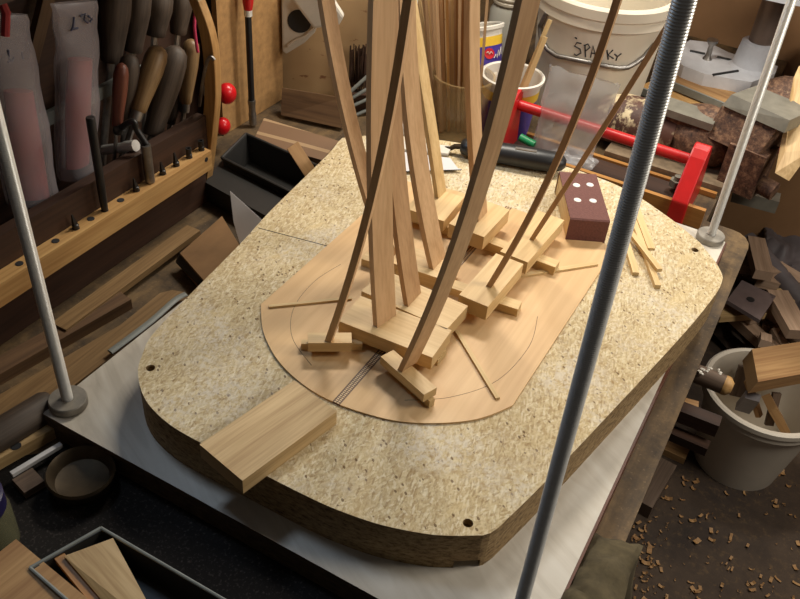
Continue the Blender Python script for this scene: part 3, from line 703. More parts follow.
# ------------------------------------------------------------------ drill press and boards at the back
dp = thing('drill_press', 'light grey drill press with round steel column at the back', 'drill press', (.50, 1.85, BT))
zt = BT + .075
ol = [at(x, y, zt) for x, y in ((672, 52), (676, 60), (684, 66), (705, 74), (738, 80), (752, 82), (768, 76), (778, 66), (752, 60), (728, 52), (708, 42), (690, 40))]
bm = BM(); prism(bm, [(p.x, p.y) for p in ol], zt - .045, zt); dbase = obj('base', bm, 'castgrey', dp, bevel=.006, seg=2)
for pts in (((690, 51), (705, 54)), ((717, 57), (739, 62)), ((713, 75), (738, 71))):
    a, b = at(*pts[0], zt + .001), at(*pts[1], zt + .001); bm = BM(); tube(bm, [a, b], .0035, 6); obj('slot', bm, 'ink', dbase, label='dark slot in the base')
cx = at(752, 66, zt)
bm = BM(); lathe(bm, Matrix.Translation((cx.x, cx.y, zt)), [(.060, 0), (.050, .005), (.046, .045), (.044, .062), (.038, .066), (0, .066)], 32); obj('column_socket', bm, 'castgrey', dp, smooth=True)
bm = BM(); lathe(bm, Matrix.Translation((cx.x, cx.y, zt)), [(.030, .06), (.030, .60), (0, .60)], 32); obj('column', bm, 'column', dp, smooth=True)
tz = aty(760, -2, cx.y - .12).z
bm = BM(); lathe(bm, Matrix.Translation((cx.x, cx.y, tz)), [(0, 0), (.10, .0), (.19, .02), (.19, .045), (0, .045)], 36); obj('table', bm, 'castgrey', dp, smooth=True)
p = at(707, 59, zt)
bm = BM(); lathe(bm, Matrix.Translation((p.x, p.y, zt)), [(0, 0), (.012, 0), (.007, .01), (.006, .035), (.014, .046), (.014, .052), (0, .052)], 14); obj('bolt', bm, 'dullsteel', dp, smooth=True)
for i, (z, q, mat, lab) in enumerate(((BT + .004, ((640, 86), (722, 122), (640, 74)), 'rackwood', 'tan board with grey edge under the drill press, lower one'), (BT + .026, ((655, 74), (728, 104), (660, 62)), 'offcut', 'tan board with grey edge under the drill press, upper one'))):
    t = thing('board', lab, 'board', at(*q[0], z)); a, b, c = [at(*s, z + .018) for s in q]
    block('panel', a, b, c, z, z + .018, mat, parent=t, bevel=.001)
    xd = (b - a).normalized(); nn = V((xd.y, -xd.x, 0)) * .006
    block('edging', a + nn, b + nn, a, z, z + .0185, 'slat', parent=t, bevel=.001).__setitem__('label', 'grey edging strip')

# board clamped in the vice at right, pink handle behind
bm = BM()
b = [aty(x, y, 1.20) for x, y in ((776, 176), (797, 180), (800 + 12, 160), (790, 158))]
m = Mx(aty(776, 176, 1.20), (0, -.1, 1))
wpt = thing('timber_block', 'upright pale timber with dark end grain at the right edge of the picture', 'timber', aty(788, 175, 1.22))
p0 = aty(775, 173, 1.20)
E0 = [aty(785, 152, 1.235), p0, aty(789, 181, 1.20), aty(812, 150, 1.235)]
E1 = [aty(799, 66, 1.44), aty(793.5, 78, 1.40), aty(806, 86, 1.40), aty(826, 66, 1.44)]
hexa(bm, E0, E1)
obj('timber', bm, 'pine', wpt, Mx(p0, E1[1] - p0), .003)
bm = BM(); a, b = aty(762, 140, 1.55), aty(790, 146, 1.50); tube(bm, [a, a.lerp(b, .2), a.lerp(b, .8), b], [.012, .022, .024, .016], 16); obj('pruning_tool', bm, 'pinkred', None, Mx(a, b - a), label='pink-red tool handle behind the timber block', cat='tool', smooth=True)
bm = BM(); a, b = aty(752, 118, 1.6), aty(800, 96, 1.62)
mb_ = thing('machine', 'dark machine casting behind the vice and timber at the right edge', 'machine', (a.x + .1, 1.62, FL))
lump(bm, (a.x + .1, 1.62, .02), (.14, .08, .07), 9, .2, 1.5, 3); obj('casting', bm, 'rust', mb_, smooth=True)
bm = BM(); box_m(bm, Matrix.Translation((a.x + .1, 1.62, 0)), -.035, .035, .03, .469, -.005, .045); obj('bracket', bm, 'rust', mb_, bevel=.006)

# ------------------------------------------------------------------ tool rack along the left wall
rk = thing('tool_rack', 'dark wooden tool rack with a curved side standing at the left wall', 'tool rack', (-.22, .2, BT))
bm = BM(); box_m(bm, Matrix(), -.20, -.19, -.5, .585, BT + .001, .13); obj('front_panel', bm, 'darkwood', rk, Mx((-.2, 0, BT), (0, 1, 0)))
bm = BM(); box_m(bm, Matrix(), -.206, -.186, -.5, .592, .062, .142); obj('upper_rail', bm, 'darkwood', rk, Mx((-.2, 0, .1), (0, 1, 0)), .0015)
bm = BM(); box_m(bm, Matrix(), -.37, -.355, -.5, .585, BT + .001, .56); obj('back_panel', bm, 'darkwood', rk, Mx((-.36, 0, 0), (0, 1, 0)))
bm = BM(); box_m(bm, Matrix(), -.354, -.207, -.5, .585, BT + .001, BT + .016); obj('shelf', bm, 'darkwood', rk, Mx((-.3, 0, 0), (0, 1, 0)))
bm = BM(); box_m(bm, Matrix(), -.310, -.300, -.5, .60, .19, .212); obj('inner_rail', bm, 'slat', rk, Mx((-.3, 0, .2), (0, 1, 0)), label='pale inner rail')
side = [(205, 211), (211, 176), (216, 135), (219.5, 95), (218, 55), (213, 28), (203, 0)]
Pf = [aty(x, y, .605) for x, y in side]
outf = crom(Pf, 4)
for p_ in outf: p_.z = max(p_.z, BT + .001)

last = Pf[-1] + V((-.05, 0, .05)); outf.append(last)
inn = [V((p.x - .024, p.y, max(BT + .001, p.z + .004 * (p.z > 0)))) for p in outf[::-1]]
m = Matrix(((1, 0, 0, 0), (0, 0, -1, .605), (0, 1, 0, 0), (0, 0, 0, 1)))
bm = BM(); prism_m(bm, m, [(p.x, p.z) for p in outf + inn], -.006, .012); obj('side_board', bm, 'rackwood', rk, Mx((-.2, .605, 0), (0, 0, 1)), .001)
# drill-bit strip
stp = thing('bit_strip', 'long pale wooden strip of drilled holes on the front of the tool rack', 'tool strip', (-.175, .25, .05))
holes = [(8, 258), (45, 236), (62, 222), (80, 214), (95.5, 206), (111, 196), (126, 186), (141, 178), (155, 170.5), (168, 162), (183.5, 155), (196, 147.5)]
mxs = Mx((-.1885, .25, .050), (0, 1, 0))
bm = BM(); box_m(bm, Matrix(), -.1895, -.160, -.45, .570, .052, .090); so = obj('strip', bm, 'rackwood', stp, mxs, .0015)
HP = [at(x, y, .0905) for x, y in holes]
hp = [V((-.175, h.y, .0905)) for h in HP]
for i, h in enumerate(hp):
    bm = BM(); lathe(bm, Matrix.Translation((h.x, h.y, .0900)), [(.0060, -.001), (.0060, .0008), (0, .0008)], 16); obj('hole', bm, 'ink', so, label='dark drilled hole')
bm = BM(); tube(bm, [(-.1602, .555, .078), (-.1595, .555, .078)], .0045, 10); obj('screw_hole', bm, 'ink', so)
# bits and keys standing in the strip
def bit(i, h, label, kind='router_bit'):
    c = hp[i]; t = thing(kind, label, 'cutter bit', (c.x, c.y, .0910), group='cutter bits standing in the strip')
    mt = Matrix.Translation((c.x, c.y, .0910)); bm = BM(); lathe(bm, mt, [(0, 0), (.0055, 0), (.0055, .006), (.0045, .007), (0, .008)], 14); obj('collar', bm, 'blacksteel', t, smooth=True)
    bm = BM()
    if h < .02: lathe(bm, mt, [(0, .007), (.005, .007), (.0055, h), (.003, h), (.003, .009), (0, .009)], 12)
    else: hexa(bm, [mt @ V(p) for p in ((-.003, -.004, .006), (.003, -.004, .006), (.003, .004, .006), (-.003, .004, .006))], [mt @ V(p) for p in ((-.0008, -.004, h), (.0008, -.0035, h), (.0008, -.0015, h), (-.0008, -.0015, h))])
    obj('cutter', bm, 'blacksteel', t)
bit(2, .026, 'cutter bit farthest left in the strip, beside the steel rod')
bit(6, .024, 'cutter bit between the upright steel pin and the bent chuck key')
bit(8, .024, 'pointed cutter bit just right of the bent chuck key')
bit(9, .026, 'pointed cutter bit second right of the chuck key')
bit(10, .018, 'hollow round cutter bit third right of the chuck key')
bit(11, .018, 'short stubby cutter bit at the right end of the strip')
c = hp[4]; a = V((c.x, c.y, .0912)); b = aty(103, 122, c.y)
bm = BM(); tube(bm, [a, a + V((0, 0, .02)), V((a.x + .002, a.y, b.z - .002)), V((a.x + .002, a.y, b.z))], [.0055, .0065, .0072, .006], 14); obj('steel_pin', bm, 'blacksteel', None, Mx(a), label='tall dark steel pin standing in the drilled strip', cat='pin', smooth=True)
c = hp[7]; ck = thing('chuck_key', 'bent steel chuck key with toothed end standing in the drilled strip', 'chuck key', (c.x, c.y, .0912))
zt1 = aty(138, 142, c.y).z
bm = BM(); tube(bm, [(c.x, c.y, .0912), (c.x, c.y, zt1)], .0085, 14); obj('shank', bm, 'dullsteel', ck, smooth=True)
pts = [V((c.x, c.y + .002, zt1)), aty(137, 130, c.y), aty(134, 122, c.y), aty(128, 123, c.y), aty(120, 129, c.y)]
bm = BM(); tube(bm, crom(pts, 5), .0055, 12); obj('bent_arm', bm, 'blacksteel', ck, smooth=True)
bm = BM(); d = (pts[-1] - pts[-2]).normalized(); tube(bm, [pts[-1] - d * .006, pts[-1], pts[-1] + d * .010, pts[-1] + d * .012, pts[-1] + d * .018], [.006, .011, .008, .004, .003], 12); obj('toothed_end', bm, 'blacksteel', ck)
p0, p1 = aty(133, 146, c.y + .002), aty(104, 150, c.y - .006)
bm = BM(); tube(bm, [p0 + (p0 - p1) * .1, p0.lerp(p1, .25), p0.lerp(p1, .28), p1], [.010, .010, .0085, .0085], 14); obj('cross_bar', bm, 'steel', ck, smooth=True)

# file and chisel handles standing in the rack
G = 'tool handles in the rack'
def handle(name, x, top, bot, r, mat, label, ferrule=None, lean=.0):
    a, b = atx(*bot, x), atx(*top, x + lean); d = b - a
    t = thing(name, label, 'tool handle', a, group=G)
    bm = BM(); tube(bm, [a + d * s for s in (0, .04, .15, .35, .6, .82, .93, .98, 1)], [r * k for k in (.62, .72, .74, .86, 1.0, .98, .82, .5, .15)], 18); obj('grip', bm, mat, t, Mx(a, d), smooth=True)
    if ferrule: bm = BM(); tube(bm, [a - d * .14, a + d * .015], r * .58, 14); obj('ferrule', bm, ferrule, t, smooth=True)
    bm = BM(); e = a - d * ((a.z - BT - .0165) / d.z); tube(bm, [a, e], r * .35, 8, flat=.5); obj('tang', bm, 'dullsteel', t)
handle('hand_file', -.235, (122, 63), (117, 126), .0125, 'red_handle', 'slim reddish wooden handle in the tool rack')
handle('hand_file', -.262, (130, 54), (126, 125), .018, 'grey_handle', 'grey rounded handle behind the slim reddish handle')
handle('hand_file', -.240, (160, 46), (138, 111), .0195, 'tan_handle', 'tan wooden file handle with steel ferrule, third in the rack', 'dullsteel')
handle('hand_file', -.240, (178, 46), (152, 136), .024, 'grey_handle', 'long thick grey-brown wooden handle right of the tan handle')
handle('hand_file', -.245, (192, 39), (185, 103), .0165, 'tan_handle', 'tan handle with ferrule next to the curved rack side', 'dullsteel')
handle('hand_file', -.265, (177, 92), (170, 124), .013, 'grey_handle', 'short dark handle low between the thick handle and the rack side')
G = 'dark handles at the back of the rack'
for k, (x0, y0, x1, y1, r, lab) in enumerate(((118, -20, 111, 62, .026, 'dark handle behind the slim reddish handle, leftmost of the back row'), (140, -14, 133, 52, .023, 'dark handle second from the left in the back row'), (160, -10, 155, 36, .026, 'dark handle third from the left in the back row'), (182, -12, 178, 34, .022, 'dark handle rightmost of the back row'))):
    handle('hand_file', -.325, (x0, y0), (x1, y1), r, 'grey_handle', lab)
# pink cord hanging over the right tan handle
pts = [atx(193, -12, -.245), atx(195, 10, -.228), atx(194.5, 28, -.224), atx(197, 48, -.222), atx(198, 52, -.222)]
bm = BM(); tube(bm, crom(pts, 5), .0028, 8); obj('cord', bm, 'pink', None, Mx(pts[-1]), label='pink cord hanging over the tan handle by the rack side', cat='cord', smooth=True)
# nail hooked on the rack side
p = aty(213, 57, .60); bm = BM(); tube(bm, crom([aty(199, 106, .598), aty(203, 80, .592), aty(207, 62, .590), aty(211, 57, .590), aty(214.5, 60, .592)], 5), .0032, 8); obj('hook', bm, 'dullsteel', None, Mx(p), label='dark bent hook rod against the curved rack side', cat='hook', smooth=True)

# milky sleeves holding red things
def sleeve(poly_l, poly_r, x, label, red_l, red_r, rlabel, marks):
    Lp, Rp = [atx(*q, x) for q in poly_l], [atx(*q, x) for q in poly_r]
    o = (Lp[-1] + Rp[-1]) / 2
    t = thing('plastic_sleeve', label, 'plastic sleeve', o, group='plastic sleeves in the rack')
    bm = BM(); rings = []
    LL, RR = crom(Lp, 4), crom(Rp, 4)
    for i, (a, b) in enumerate(zip(LL, RR)):
        c, h = (a + b) / 2, (b - a) / 2; th = .006 + .022 * min(1, i / len(LL) * 1.6)
        wob = .0025 * math.sin(i * 1.7)
        rings.append([bm.verts.new(c + h * math.cos(u) + V((th * math.sin(u) + wob, 0, 0))) for u in (2 * math.pi * k / 20 for k in range(20))])
    for a, b in zip(rings, rings[1:]):
        for k in range(20): face(bm, (a[k], a[(k + 1) % 20], b[(k + 1) % 20], b[k]))
    obj('film', bm, 'bag', t, smooth=True)
    bm = BM()
    for st in marks: tube(bm, [atx(*q, x + .014) for q in st], .0016, 6)
    obj('pen_marks', bm, 'inkgrey', t, label='scribbled dark pen marks')
    a, b = [atx(*q, x) for q in red_l], [atx(*q, x) for q in red_r]
    bm = BM(); rings = []
    for p, q in zip(a, b):
        c, h = (p + q) / 2, (q - p) / 2
        rings.append([bm.verts.new(c + h * math.cos(u) * .9 + V((.013 * math.sin(u), 0, 0))) for u in (2 * math.pi * k / 14 for k in range(14))])
    for p, q in zip(rings, rings[1:]):
        for k in range(14): face(bm, (p[k], p[(k + 1) % 14], q[(k + 1) % 14], q[k]))
    face(bm, rings[0][::-1]); face(bm, rings[-1])
    obj('red_tool', bm, 'redstuff', None, Mx((a[-1] + b[-1]) / 2), label=rlabel, cat='tool', smooth=True)
sleeve([(-16, 14), (-14, 60), (-4, 130), (8, 205)], [(27, 14), (33, 50), (45, 120), (56, 196)], -.245, 'milky plastic sleeve with pen marks at the far left of the rack', [(3, 92), (8, 140), (18, 200)], [(33, 90), (42, 140), (50, 195)], 'red tool inside the left milky sleeve', [[(8, 50), (9, 58), (12, 62), (14, 57)], [(8, 62), (13, 60)], [(22, 52), (23, 59)]])
sleeve([(50, 4), (56, 40), (58, 90), (60, 180)], [(97, 0), (97, 40), (95, 100), (92, 165)], -.245, 'milky plastic sleeve with pen marks right of the first sleeve', [(68, 60), (65, 100), (66, 170)], [(92, 58), (91, 100), (89, 160)], 'red tool inside the right milky sleeve', [[(74, 17), (73, 27), (71, 31)], [(72, 29), (78, 28)], [(80, 16), (85, 14), (84, 20), (88, 23)], [(88, 16), (92, 19), (90, 22)]])
bm = BM(); tube(bm, [atx(-4, -10, -.225), atx(6, 12, -.225), atx(5, 36, -.225)], .006, 8); obj('strap', bm, 'redstuff', None, Mx(atx(5, 36, -.225)), label='dull red strip at the top left corner by the sleeve', cat='strip', smooth=True)
bm = BM(); a, b = atx(30, 40, -.335), atx(46, -20, -.335); bm2 = stick('wood_rail', atx(28, 60, -.335), atx(48, -20, -.335), .022, .012, 'brown', 'brown wooden stick leaning behind the two milky sleeves', 'stick', up=(1, 0, 0)); bm.free()

# ------------------------------------------------------------------ panel with tools, beyond the rack
x = -.325
pb = [atx(224, 136, x), atx(283, 104, x)]
bm = BM(); y0, y1 = pb[0].y, pb[1].y; box_m(bm, Matrix(), x - .012, x, y0, y1, BT + .001, .62)
obj('plywood_panel', bm, 'oldwall', None, Mx((x, (y0 + y1) / 2, BT), (0, 1, 0)), label='tan plywood panel standing behind the curved rack side', cat='panel')
cl = thing('spring_clamp', 'grey spring clamp with two round red tips on the tan panel', 'clamp', atx(224, 110, x))
kc = []
for px, py, r in ((227, 93.5, .0205), (222.5, 126, .0175)):
    c = atx(px, py, -.285); kc.append(c)
    bm = BM(); lump(bm, c, (r * .92, r, r * 1.08), 1, 0, 1, 3); obj('red_tip', bm, 'redball', cl, smooth=True, label='round red plastic tip')
    bm = BM(); tube(bm, [c + V((-.0395, -.020, .004)), c + V((-.006, -.006, .002))], [r * .6, r * .8], 14); obj('jaw', bm, 'dullsteel', cl, smooth=True)
bm = BM(); a_, b_ = kc[0] + V((-.030, .004, -.004)), kc[1] + V((-.030, .006, .004)); tube(bm, [a_ + (a_ - b_) * .2, a_, b_, b_ + (b_ - a_) * .1], [.008, .012, .012, .008], 12); obj('body', bm, 'dullsteel', cl, smooth=True)
c0, c1, c2, c3 = [atx(px, py, -.30) for px, py in ((248, -25), (248, 14), (251.5, 100), (253, 124))]
sd = thing('screwdriver', 'long black-shafted screwdriver with steel tip hanging on the tan panel', 'screwdriver', c3)
bm = BM(); tube(bm, [c0, c1.lerp(c0, .7), c1.lerp(c0, .3), c1], [.010, .012, .011, .007], 14); obj('handle', bm, 'red', sd, smooth=True)
bm = BM(); tube(bm, [c1.lerp(c0, .12), c1.lerp(c2, .02)], .0085, 14); obj('collar', bm, 'steel', sd, smooth=True)
bm = BM(); tube(bm, [c1, c2], .0068, 14); obj('shaft', bm, 'black', sd, smooth=True)
bm = BM(); tube(bm, [c2, c2.lerp(c3, .15), c2.lerp(c3, .18), c2.lerp(c3, .5), c2.lerp(c3, .55), c3], [.0085, .0085, .0075, .0075, .0085, .008], 14); obj('tip', bm, 'dullsteel', sd, smooth=True)

# stained tan board in the back corner with a white holder
a, b = at(281, 96, BT + .001), at(470, 112, BT + .001); d = (b - a); d.z = 0; d.normalize(); n = V((-d.y, d.x, 0))
bm = BM(); e = a + d * .40
hexa(bm, [a, e, e + n * .012, a + n * .012], [p + V((0, 0, .62)) + n * .03 for p in (a, e, e + n * .012, a + n * .012)])
obj('stained_board', bm, 'stained', None, Mx(a, d), label='tan board with dark brown stains standing behind the planks', cat='board')
def onb(px, py, off=0.0): return atplane(px, py, a - n * off, n)
wh = thing('dispenser', 'white plastic holder with a dark round hole at the back corner', 'holder', onb(290, 46, .004))
m = Mx(onb(290, 46, .0), d, -n)
def loc2(px, py): q = m.inverted() @ onb(px, py, 0); return (q.x, q.y)
outl = [loc2(*q) for q in ((283, -14), (330, -14), (331, 6), (322, 14), (316, 28), (306, 38), (288, 49), (284, 46))]
bm = BM(); prism_m(bm, m, outl, .004, .030); obj('body', bm, 'white', wh, m, .004, seg=2)
hc = loc2(301, 16); bm = BM(); mm = m @ Matrix.Translation((hc[0], hc[1], .0302)); lathe(bm, mm, [(0, 0), (.026, 0), (.026, .0012), (0, .0012)], 24); obj('hole', bm, 'ink', wh, label='dark round hole')
bm = BM(); q = [loc2(*s) for s in ((291, -14), (332, -14), (346, 8), (341, 17), (316, 20), (304, 4))]; prism_m(bm, m, q, .031, .052); obj('flap', bm, 'white', wh, m, .006, seg=2)
bm = BM(); tube(bm, [onb(*s, .034) for s in ((288, 46), (296, 40), (306, 36), (314, 28))], .004, 8); obj('ridge', bm, 'white', wh, smooth=True)
# bundle of dark bristles and grey rods
pz = onb(349, 92, .03)
bs = thing('brush', 'dark bristled brush upright between the leaning bars at the back', 'brush', pz)
bm = BM(); rnd = random.Random(8)
for i in range(60):
    p = onb(rnd.uniform(349, 366), rnd.uniform(80, 92), rnd.uniform(.015, .04)); q = p + V((rnd.uniform(-.006, .0), rnd.uniform(-.004, .004), .085)); tube(bm, [p, q], .0014, 4)
obj('bristles', bm, 'darkwood', bs, kind='stuff')
bm = BM(); box_m(bm, Mx(pz + V((-.0, 0, -.04)), d), -.012, .075, -.022, .010, 0, .045); obj('head', bm, 'darkwood', bs)
G = 'grey rods behind the bars'
for i, (x0, y0, x1, y1) in enumerate(((350, 92, 370, 74), (350, 99, 372, 86), (352, 106, 372, 97), (353, 116, 372, 108))):
    tubeb = BM(); p, q = onb(x0, y0, .07), onb(x1, y1, .055); tube(tubeb, [p, q], .0042, 8); obj('grey_rod', tubeb, 'slat', None, Mx(p, q - p), label='short grey rod lying %s behind the leaning bars' % ['topmost', 'second from top', 'third from top', 'lowest'][i], cat='rod', group=G, smooth=True)

# planks, laminate and black tray on the bench behind the workboard
pa, pbb, pc = at(284, 119, BT + .05), at(338, 128, BT + .05), at(284, 92, BT + .10)
def slab4(name, pts, thick, mat, label, cat, group=None):
    P = [V(p) for p in pts]; nn = (P[1] - P[0]).cross(P[3] - P[0]).normalized()
    if nn.z < 0: nn = -nn
    bm = BM(); hexa(bm, [p - nn * thick for p in P], P)
    return obj(name, bm, mat, None, Mx((P[0] + P[2]) / 2 - nn * thick, P[1] - P[0], nn), .0015, label=label, cat=cat, group=group)
slab4('plank', [at(281, 115, -.03), at(341, 128, -.03), at(341, 98, .025), at(282, 88, .025)], .016, 'brown', 'dark brown plank tilted against the stained board', 'plank')
slab4('laminate_board', [at(253, 141, .012), at(322, 160, .012), at(339, 141, .03), at(264, 118, .03)], .014, 'laminate', 'brown striped board lying tilted on the black tray', 'board')
slab4('under_board', [at(258, 150, -.01), at(321, 168, -.01), at(338, 146, .010), at(266, 126, .010)], .010, 'darkwood', 'dark board under the striped brown board', 'board')
ty = thing('black_tray', 'black plastic tray with ribbed rim behind the chipboard', 'tray', at(265, 195, BT))
q = [at(222, 158, .02), at(298, 196, .02), at(322, 168, .02), at(246, 134, .02)]
cen = sum(q, V()) / 4
for nm, i, j in (('front_wall', 0, 1), ('side_wall', 1, 2), ('back_wall', 2, 3), ('side_wall', 3, 0)):
    p, r = q[i], q[j]; inn_ = lambda s, k: V((s.x + (cen.x - s.x) * k, s.y + (cen.y - s.y) * k, s.z)); dn = lambda s, k: V((s.x + (cen.x - s.x) * k, s.y + (cen.y - s.y) * k, BT + .001))
    bm = BM(); hexa(bm, [dn(p, .1), dn(r, .1), dn(r, .14), dn(p, .14)], [p, r, inn_(r, .04), inn_(p, .04)]); obj(nm, bm, 'blacktray', ty)
bm = BM(); hexa(bm, [dn(s, .1) for s in q], [dn(s, .1) + V((0, 0, .004)) for s in q]); obj('bottom', bm, 'blacktray', ty)
for i, j in ((0, 1), (1, 2), (2, 3), (3, 0)):
    p, r = q[i], q[j]; bm = BM(); tube(bm, [p, r], .0035, 8); obj('rim', bm, 'blacktray', ty)
slab4('black_case', [at(205, 182, .005), at(270, 218, .005), at(297, 197, .005), at(222, 160, .005)], .04, 'blacktray', 'flat black case in front of the black tray', 'case')
p = at(309, 183, .004); r = aty(287, 149, p.y - .006)
stick('wood_scrap', p, r, .004, .026, 'offcut', 'pale scrap of wood leaning in the black tray', 'wood scrap', up=(.4, .8, .2))
# white card leaning against the chipboard
p0_ = at(241, 247, BT + .004)
cA, cB, cC = p0_, at(266, 228, BT + .04), at(230, 191, .035)
nn = (cB - cA).cross(cC - cA).normalized()
Pc = [cA, cB, atplane(263, 221, cA, nn), cC, atplane(233.5, 222, cA, nn)]
bm = BM(); va = [bm.verts.new(s) for s in Pc]; vb = [bm.verts.new(s - nn * .0018) for s in Pc]; face(bm, va); face(bm, vb[::-1])
for i in range(5): face(bm, (va[i], va[(i + 1) % 5], vb[(i + 1) % 5], vb[i]))
obj('white_card', bm, 'paper', None, Mx(p0_), label='pointed white card standing between the chipboard and the black case', cat='card')
# brown carton and boards left of the workboard
ct = thing('carton', 'open brown cardboard flap box with a black inside, left of the chipboard', 'carton', at(200, 275, BT))
P4 = [at(180, 253, -.005), at(207, 284, -.005), at(240, 246, .02), at(222, 216, .02)]
bm = BM(); hexa(bm, [p - V((0, 0, .004)) for p in P4], P4); obj('flap', bm, 'carton', ct, Mx(P4[0]))
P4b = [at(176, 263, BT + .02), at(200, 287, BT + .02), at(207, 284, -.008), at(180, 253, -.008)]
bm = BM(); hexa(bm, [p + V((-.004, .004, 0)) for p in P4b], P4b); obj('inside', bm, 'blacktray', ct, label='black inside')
bm = BM(); c = [V((p.x, p.y, BT + .001)) for p in (P4[0], P4[1], P4[2], P4[3])]; hexa(bm, c, [p - V((0, 0, .006)) for p in P4]); obj('body', bm, 'carton', ct)
G = 'boards lying along the rack'
stick('long_board', at(60, 332, BT + .012), at(194, 233, BT + .012), .030, .012, 'tan_handle', 'pale board end with a screw hole lying against the rack', 'board', group=G)
p, r = at(-10, 382, BT), at(126, 304, BT)
stick('long_board', p, r, .034, .02, 'brown', 'brown square stick lying along the foot of the rack', 'board', group=G)
pl = [at(x, y, BT + .014) for x, y in ((-10, 432), (60, 396), (120, 350), (190, 300), (184, 292), (172, 290), (160, 293), (120, 325), (60, 360), (-10, 400))]
bm = BM(); prism(bm, [(p.x, p.y) for p in pl], BT + .001, BT + .014); obj('long_board', bm, 'tan_handle', None, Mx(pl[2], (0, 1, 0)), .001, label='long tan board with rounded end against the left edge of the base board', cat='board', group=G)
bm = BM(); tube(bm, crom([at(110, 352, BT + .024), at(150, 322, BT + .026), at(175, 300, BT + .026), at(186, 294, BT + .026)], 4), .006, 8, flat=.4); obj('metal_strip', bm, 'slat', None, Mx(at(175, 300, BT + .02)), label='thin grey strip resting on the long tan board', cat='strip', smooth=True)
bm = BM(); p, r = at(0, 436, BT + .025), at(52, 404, BT + .025); tube(bm, [p + (p - r) * .3, p, p.lerp(r, .9), r], [.022, .024, .024, .02], 18); obj('tool_cylinder', bm, 'grey_handle', None, Mx(p, r - p), label='dark grey round handle lying left of the rod foot', cat='handle', smooth=True)
# lower left corner below the base board
sd_ = thing('offcut', 'tan offcut with a round hole under the left corner of the base board', 'offcut', at(20, 445, BT))
block('panel', at(-6, 462, BT + .02), at(58, 426, BT + .02), at(-8, 450, BT + .02), BT, BT + .02, 'pine', parent=sd_)
p = at(16, 446, BT + .0203); bm = BM(); lathe(bm, Matrix.Translation(p), [(0, 0), (.007, 0), (.007, .0005), (0, .0005)], 16); obj('hole', bm, 'ink', sd_, label='dark round hole')
stick('white_stick', at(12, 476, BT + .012), at(62, 446, BT + .012), .007, .006, 'paper', 'thin white stick lying under the left corner', 'stick')
stick('wood_scrap', at(20, 492, BT + .001), at(40, 480, BT + .001), .03, .012, 'offgrey', 'small grey-brown wood scrap beside the white stick', 'wood scrap')
bc = at(84, 486, BT); bw = thing('bowl', 'tarnished brass bowl under the front left edge of the base board', 'bowl', bc)
bm = BM(); lathe(bm, Matrix.Translation(bc), [(0, .001), (.026, .001), (.040, .012), (.044, .028), (.042, .032), (.039, .028), (.034, .014), (0, .006)], 36); obj('body', bm, 'brass', bw, smooth=True)
jc = at(-12, 545, BT); gj = thing('jar', 'greenish glass jar with dark blue lid at the left picture edge', 'jar', jc)
bm = BM(); lathe(bm, Matrix.Translation(jc), [(0, .001), (.034, .001), (.038, .006), (.038, .060), (.030, .075), (0, .076)], 32); obj('glass', bm, 'greenglass', gj, smooth=True)
bm = BM(); lathe(bm, Matrix.Translation(jc), [(.0315, .070), (.0355, .071), (.0355, .092), (.033, .094), (0, .094)], 32); obj('lid', bm, 'navy', gj, smooth=True)
tr = thing('scrap_tray', 'black tray with a chipped white rim holding offcuts at the bottom left', 'tray', at(120, 590, BT))
zr = BT + .05
q = [at(30, 568, zr), at(101, 528, zr), at(262, 622, zr), at(170, 690, zr)]; cen = sum(q, V()) / 4
for i, j in ((0, 1), (1, 2), (2, 3), (3, 0)):
    p, r = q[i], q[j]; bm = BM(); hexa(bm, [dn(p, .06), dn(r, .06), dn(r, .09), dn(p, .09)], [p, r, inn_(r, .03), inn_(p, .03)]); obj('wall', bm, 'blacktray', tr)
    bm = BM(); tube(bm, [p, r], .0022, 8); obj('rim', bm, 'slat', tr, label='chipped white rim')
bm = BM(); hexa(bm, [dn(s, .06) for s in q], [dn(s, .06) + V((0, 0, .003)) for s in q]); obj('bottom', bm, 'blacktray', tr)
def slabz(name, pts, z, thick, mat, label, cat, tilt=0.0, group=None):
    P = [at(x, y, z + tilt * k) for k, (x, y) in enumerate(pts)] if tilt else [at(x, y, z) for x, y in pts]
    return slab4(name, P, thick, mat, label, cat, group)
Pq = [at(64, 556, .012), at(112, 612, .005), at(168, 640, .01), at(113, 538, .018)]
slab4('offcut', Pq, .012, 'pine', 'tan offcut sticking up out of the white-rimmed tray', 'offcut')
stick('offcut', at(60, 559, .0), at(108, 618, -.006), .012, .008, 'orange', 'narrow reddish strip at the left side of the tray offcut', 'strip')
Pq = [at(-30, 575, .006), at(16, 539, .012), at(92, 602, .008), at(20, 660, .0)]
slab4('offcut', Pq, .014, 'offcut', 'pale plywood offcut at the bottom left corner beside the jar', 'offcut')

# ------------------------------------------------------------------ right side: floor, bucket, scraps
fx, fy = .915, 1.235; R1, R0, FH = .140, .103, .245
fb = thing('bucket', 'grey-white plastic bucket of wood offcuts standing on the floor', 'bucket', (fx, fy, FL))
mf = Matrix.Translation((fx, fy, FL))
bm = BM(); lathe(bm, mf, [(0, .001), (R0, .001), (R1, FH), (R1 - .004, FH), (R0 - .003, .006), (0, .006)], 56); obj('body', bm, 'greybucket', fb, smooth=True)
bm = BM(); lathe(bm, mf, [(R1 - .002, FH - .03), (R1 + .005, FH - .028), (R1 + .005, FH - .012), (R1 + .009, FH - .010), (R1 + .009, FH + .002), (R1 + .004, FH + .005), (R1 - .005, FH + .003)], 56); obj('rim', bm, 'greybucket', fb, smooth=True)
zb_ = FL + FH
G = 'offcuts in the floor bucket'
rnd = random.Random(5)
slab4('timber_block', [at(758, 382, zb_ + .07), at(818, 371, zb_ + .07), at(812, 340, zb_ + .09), at(752, 349, zb_ + .09)], .05, 'offcut', 'large tan timber block lying across the floor bucket', 'wood block')
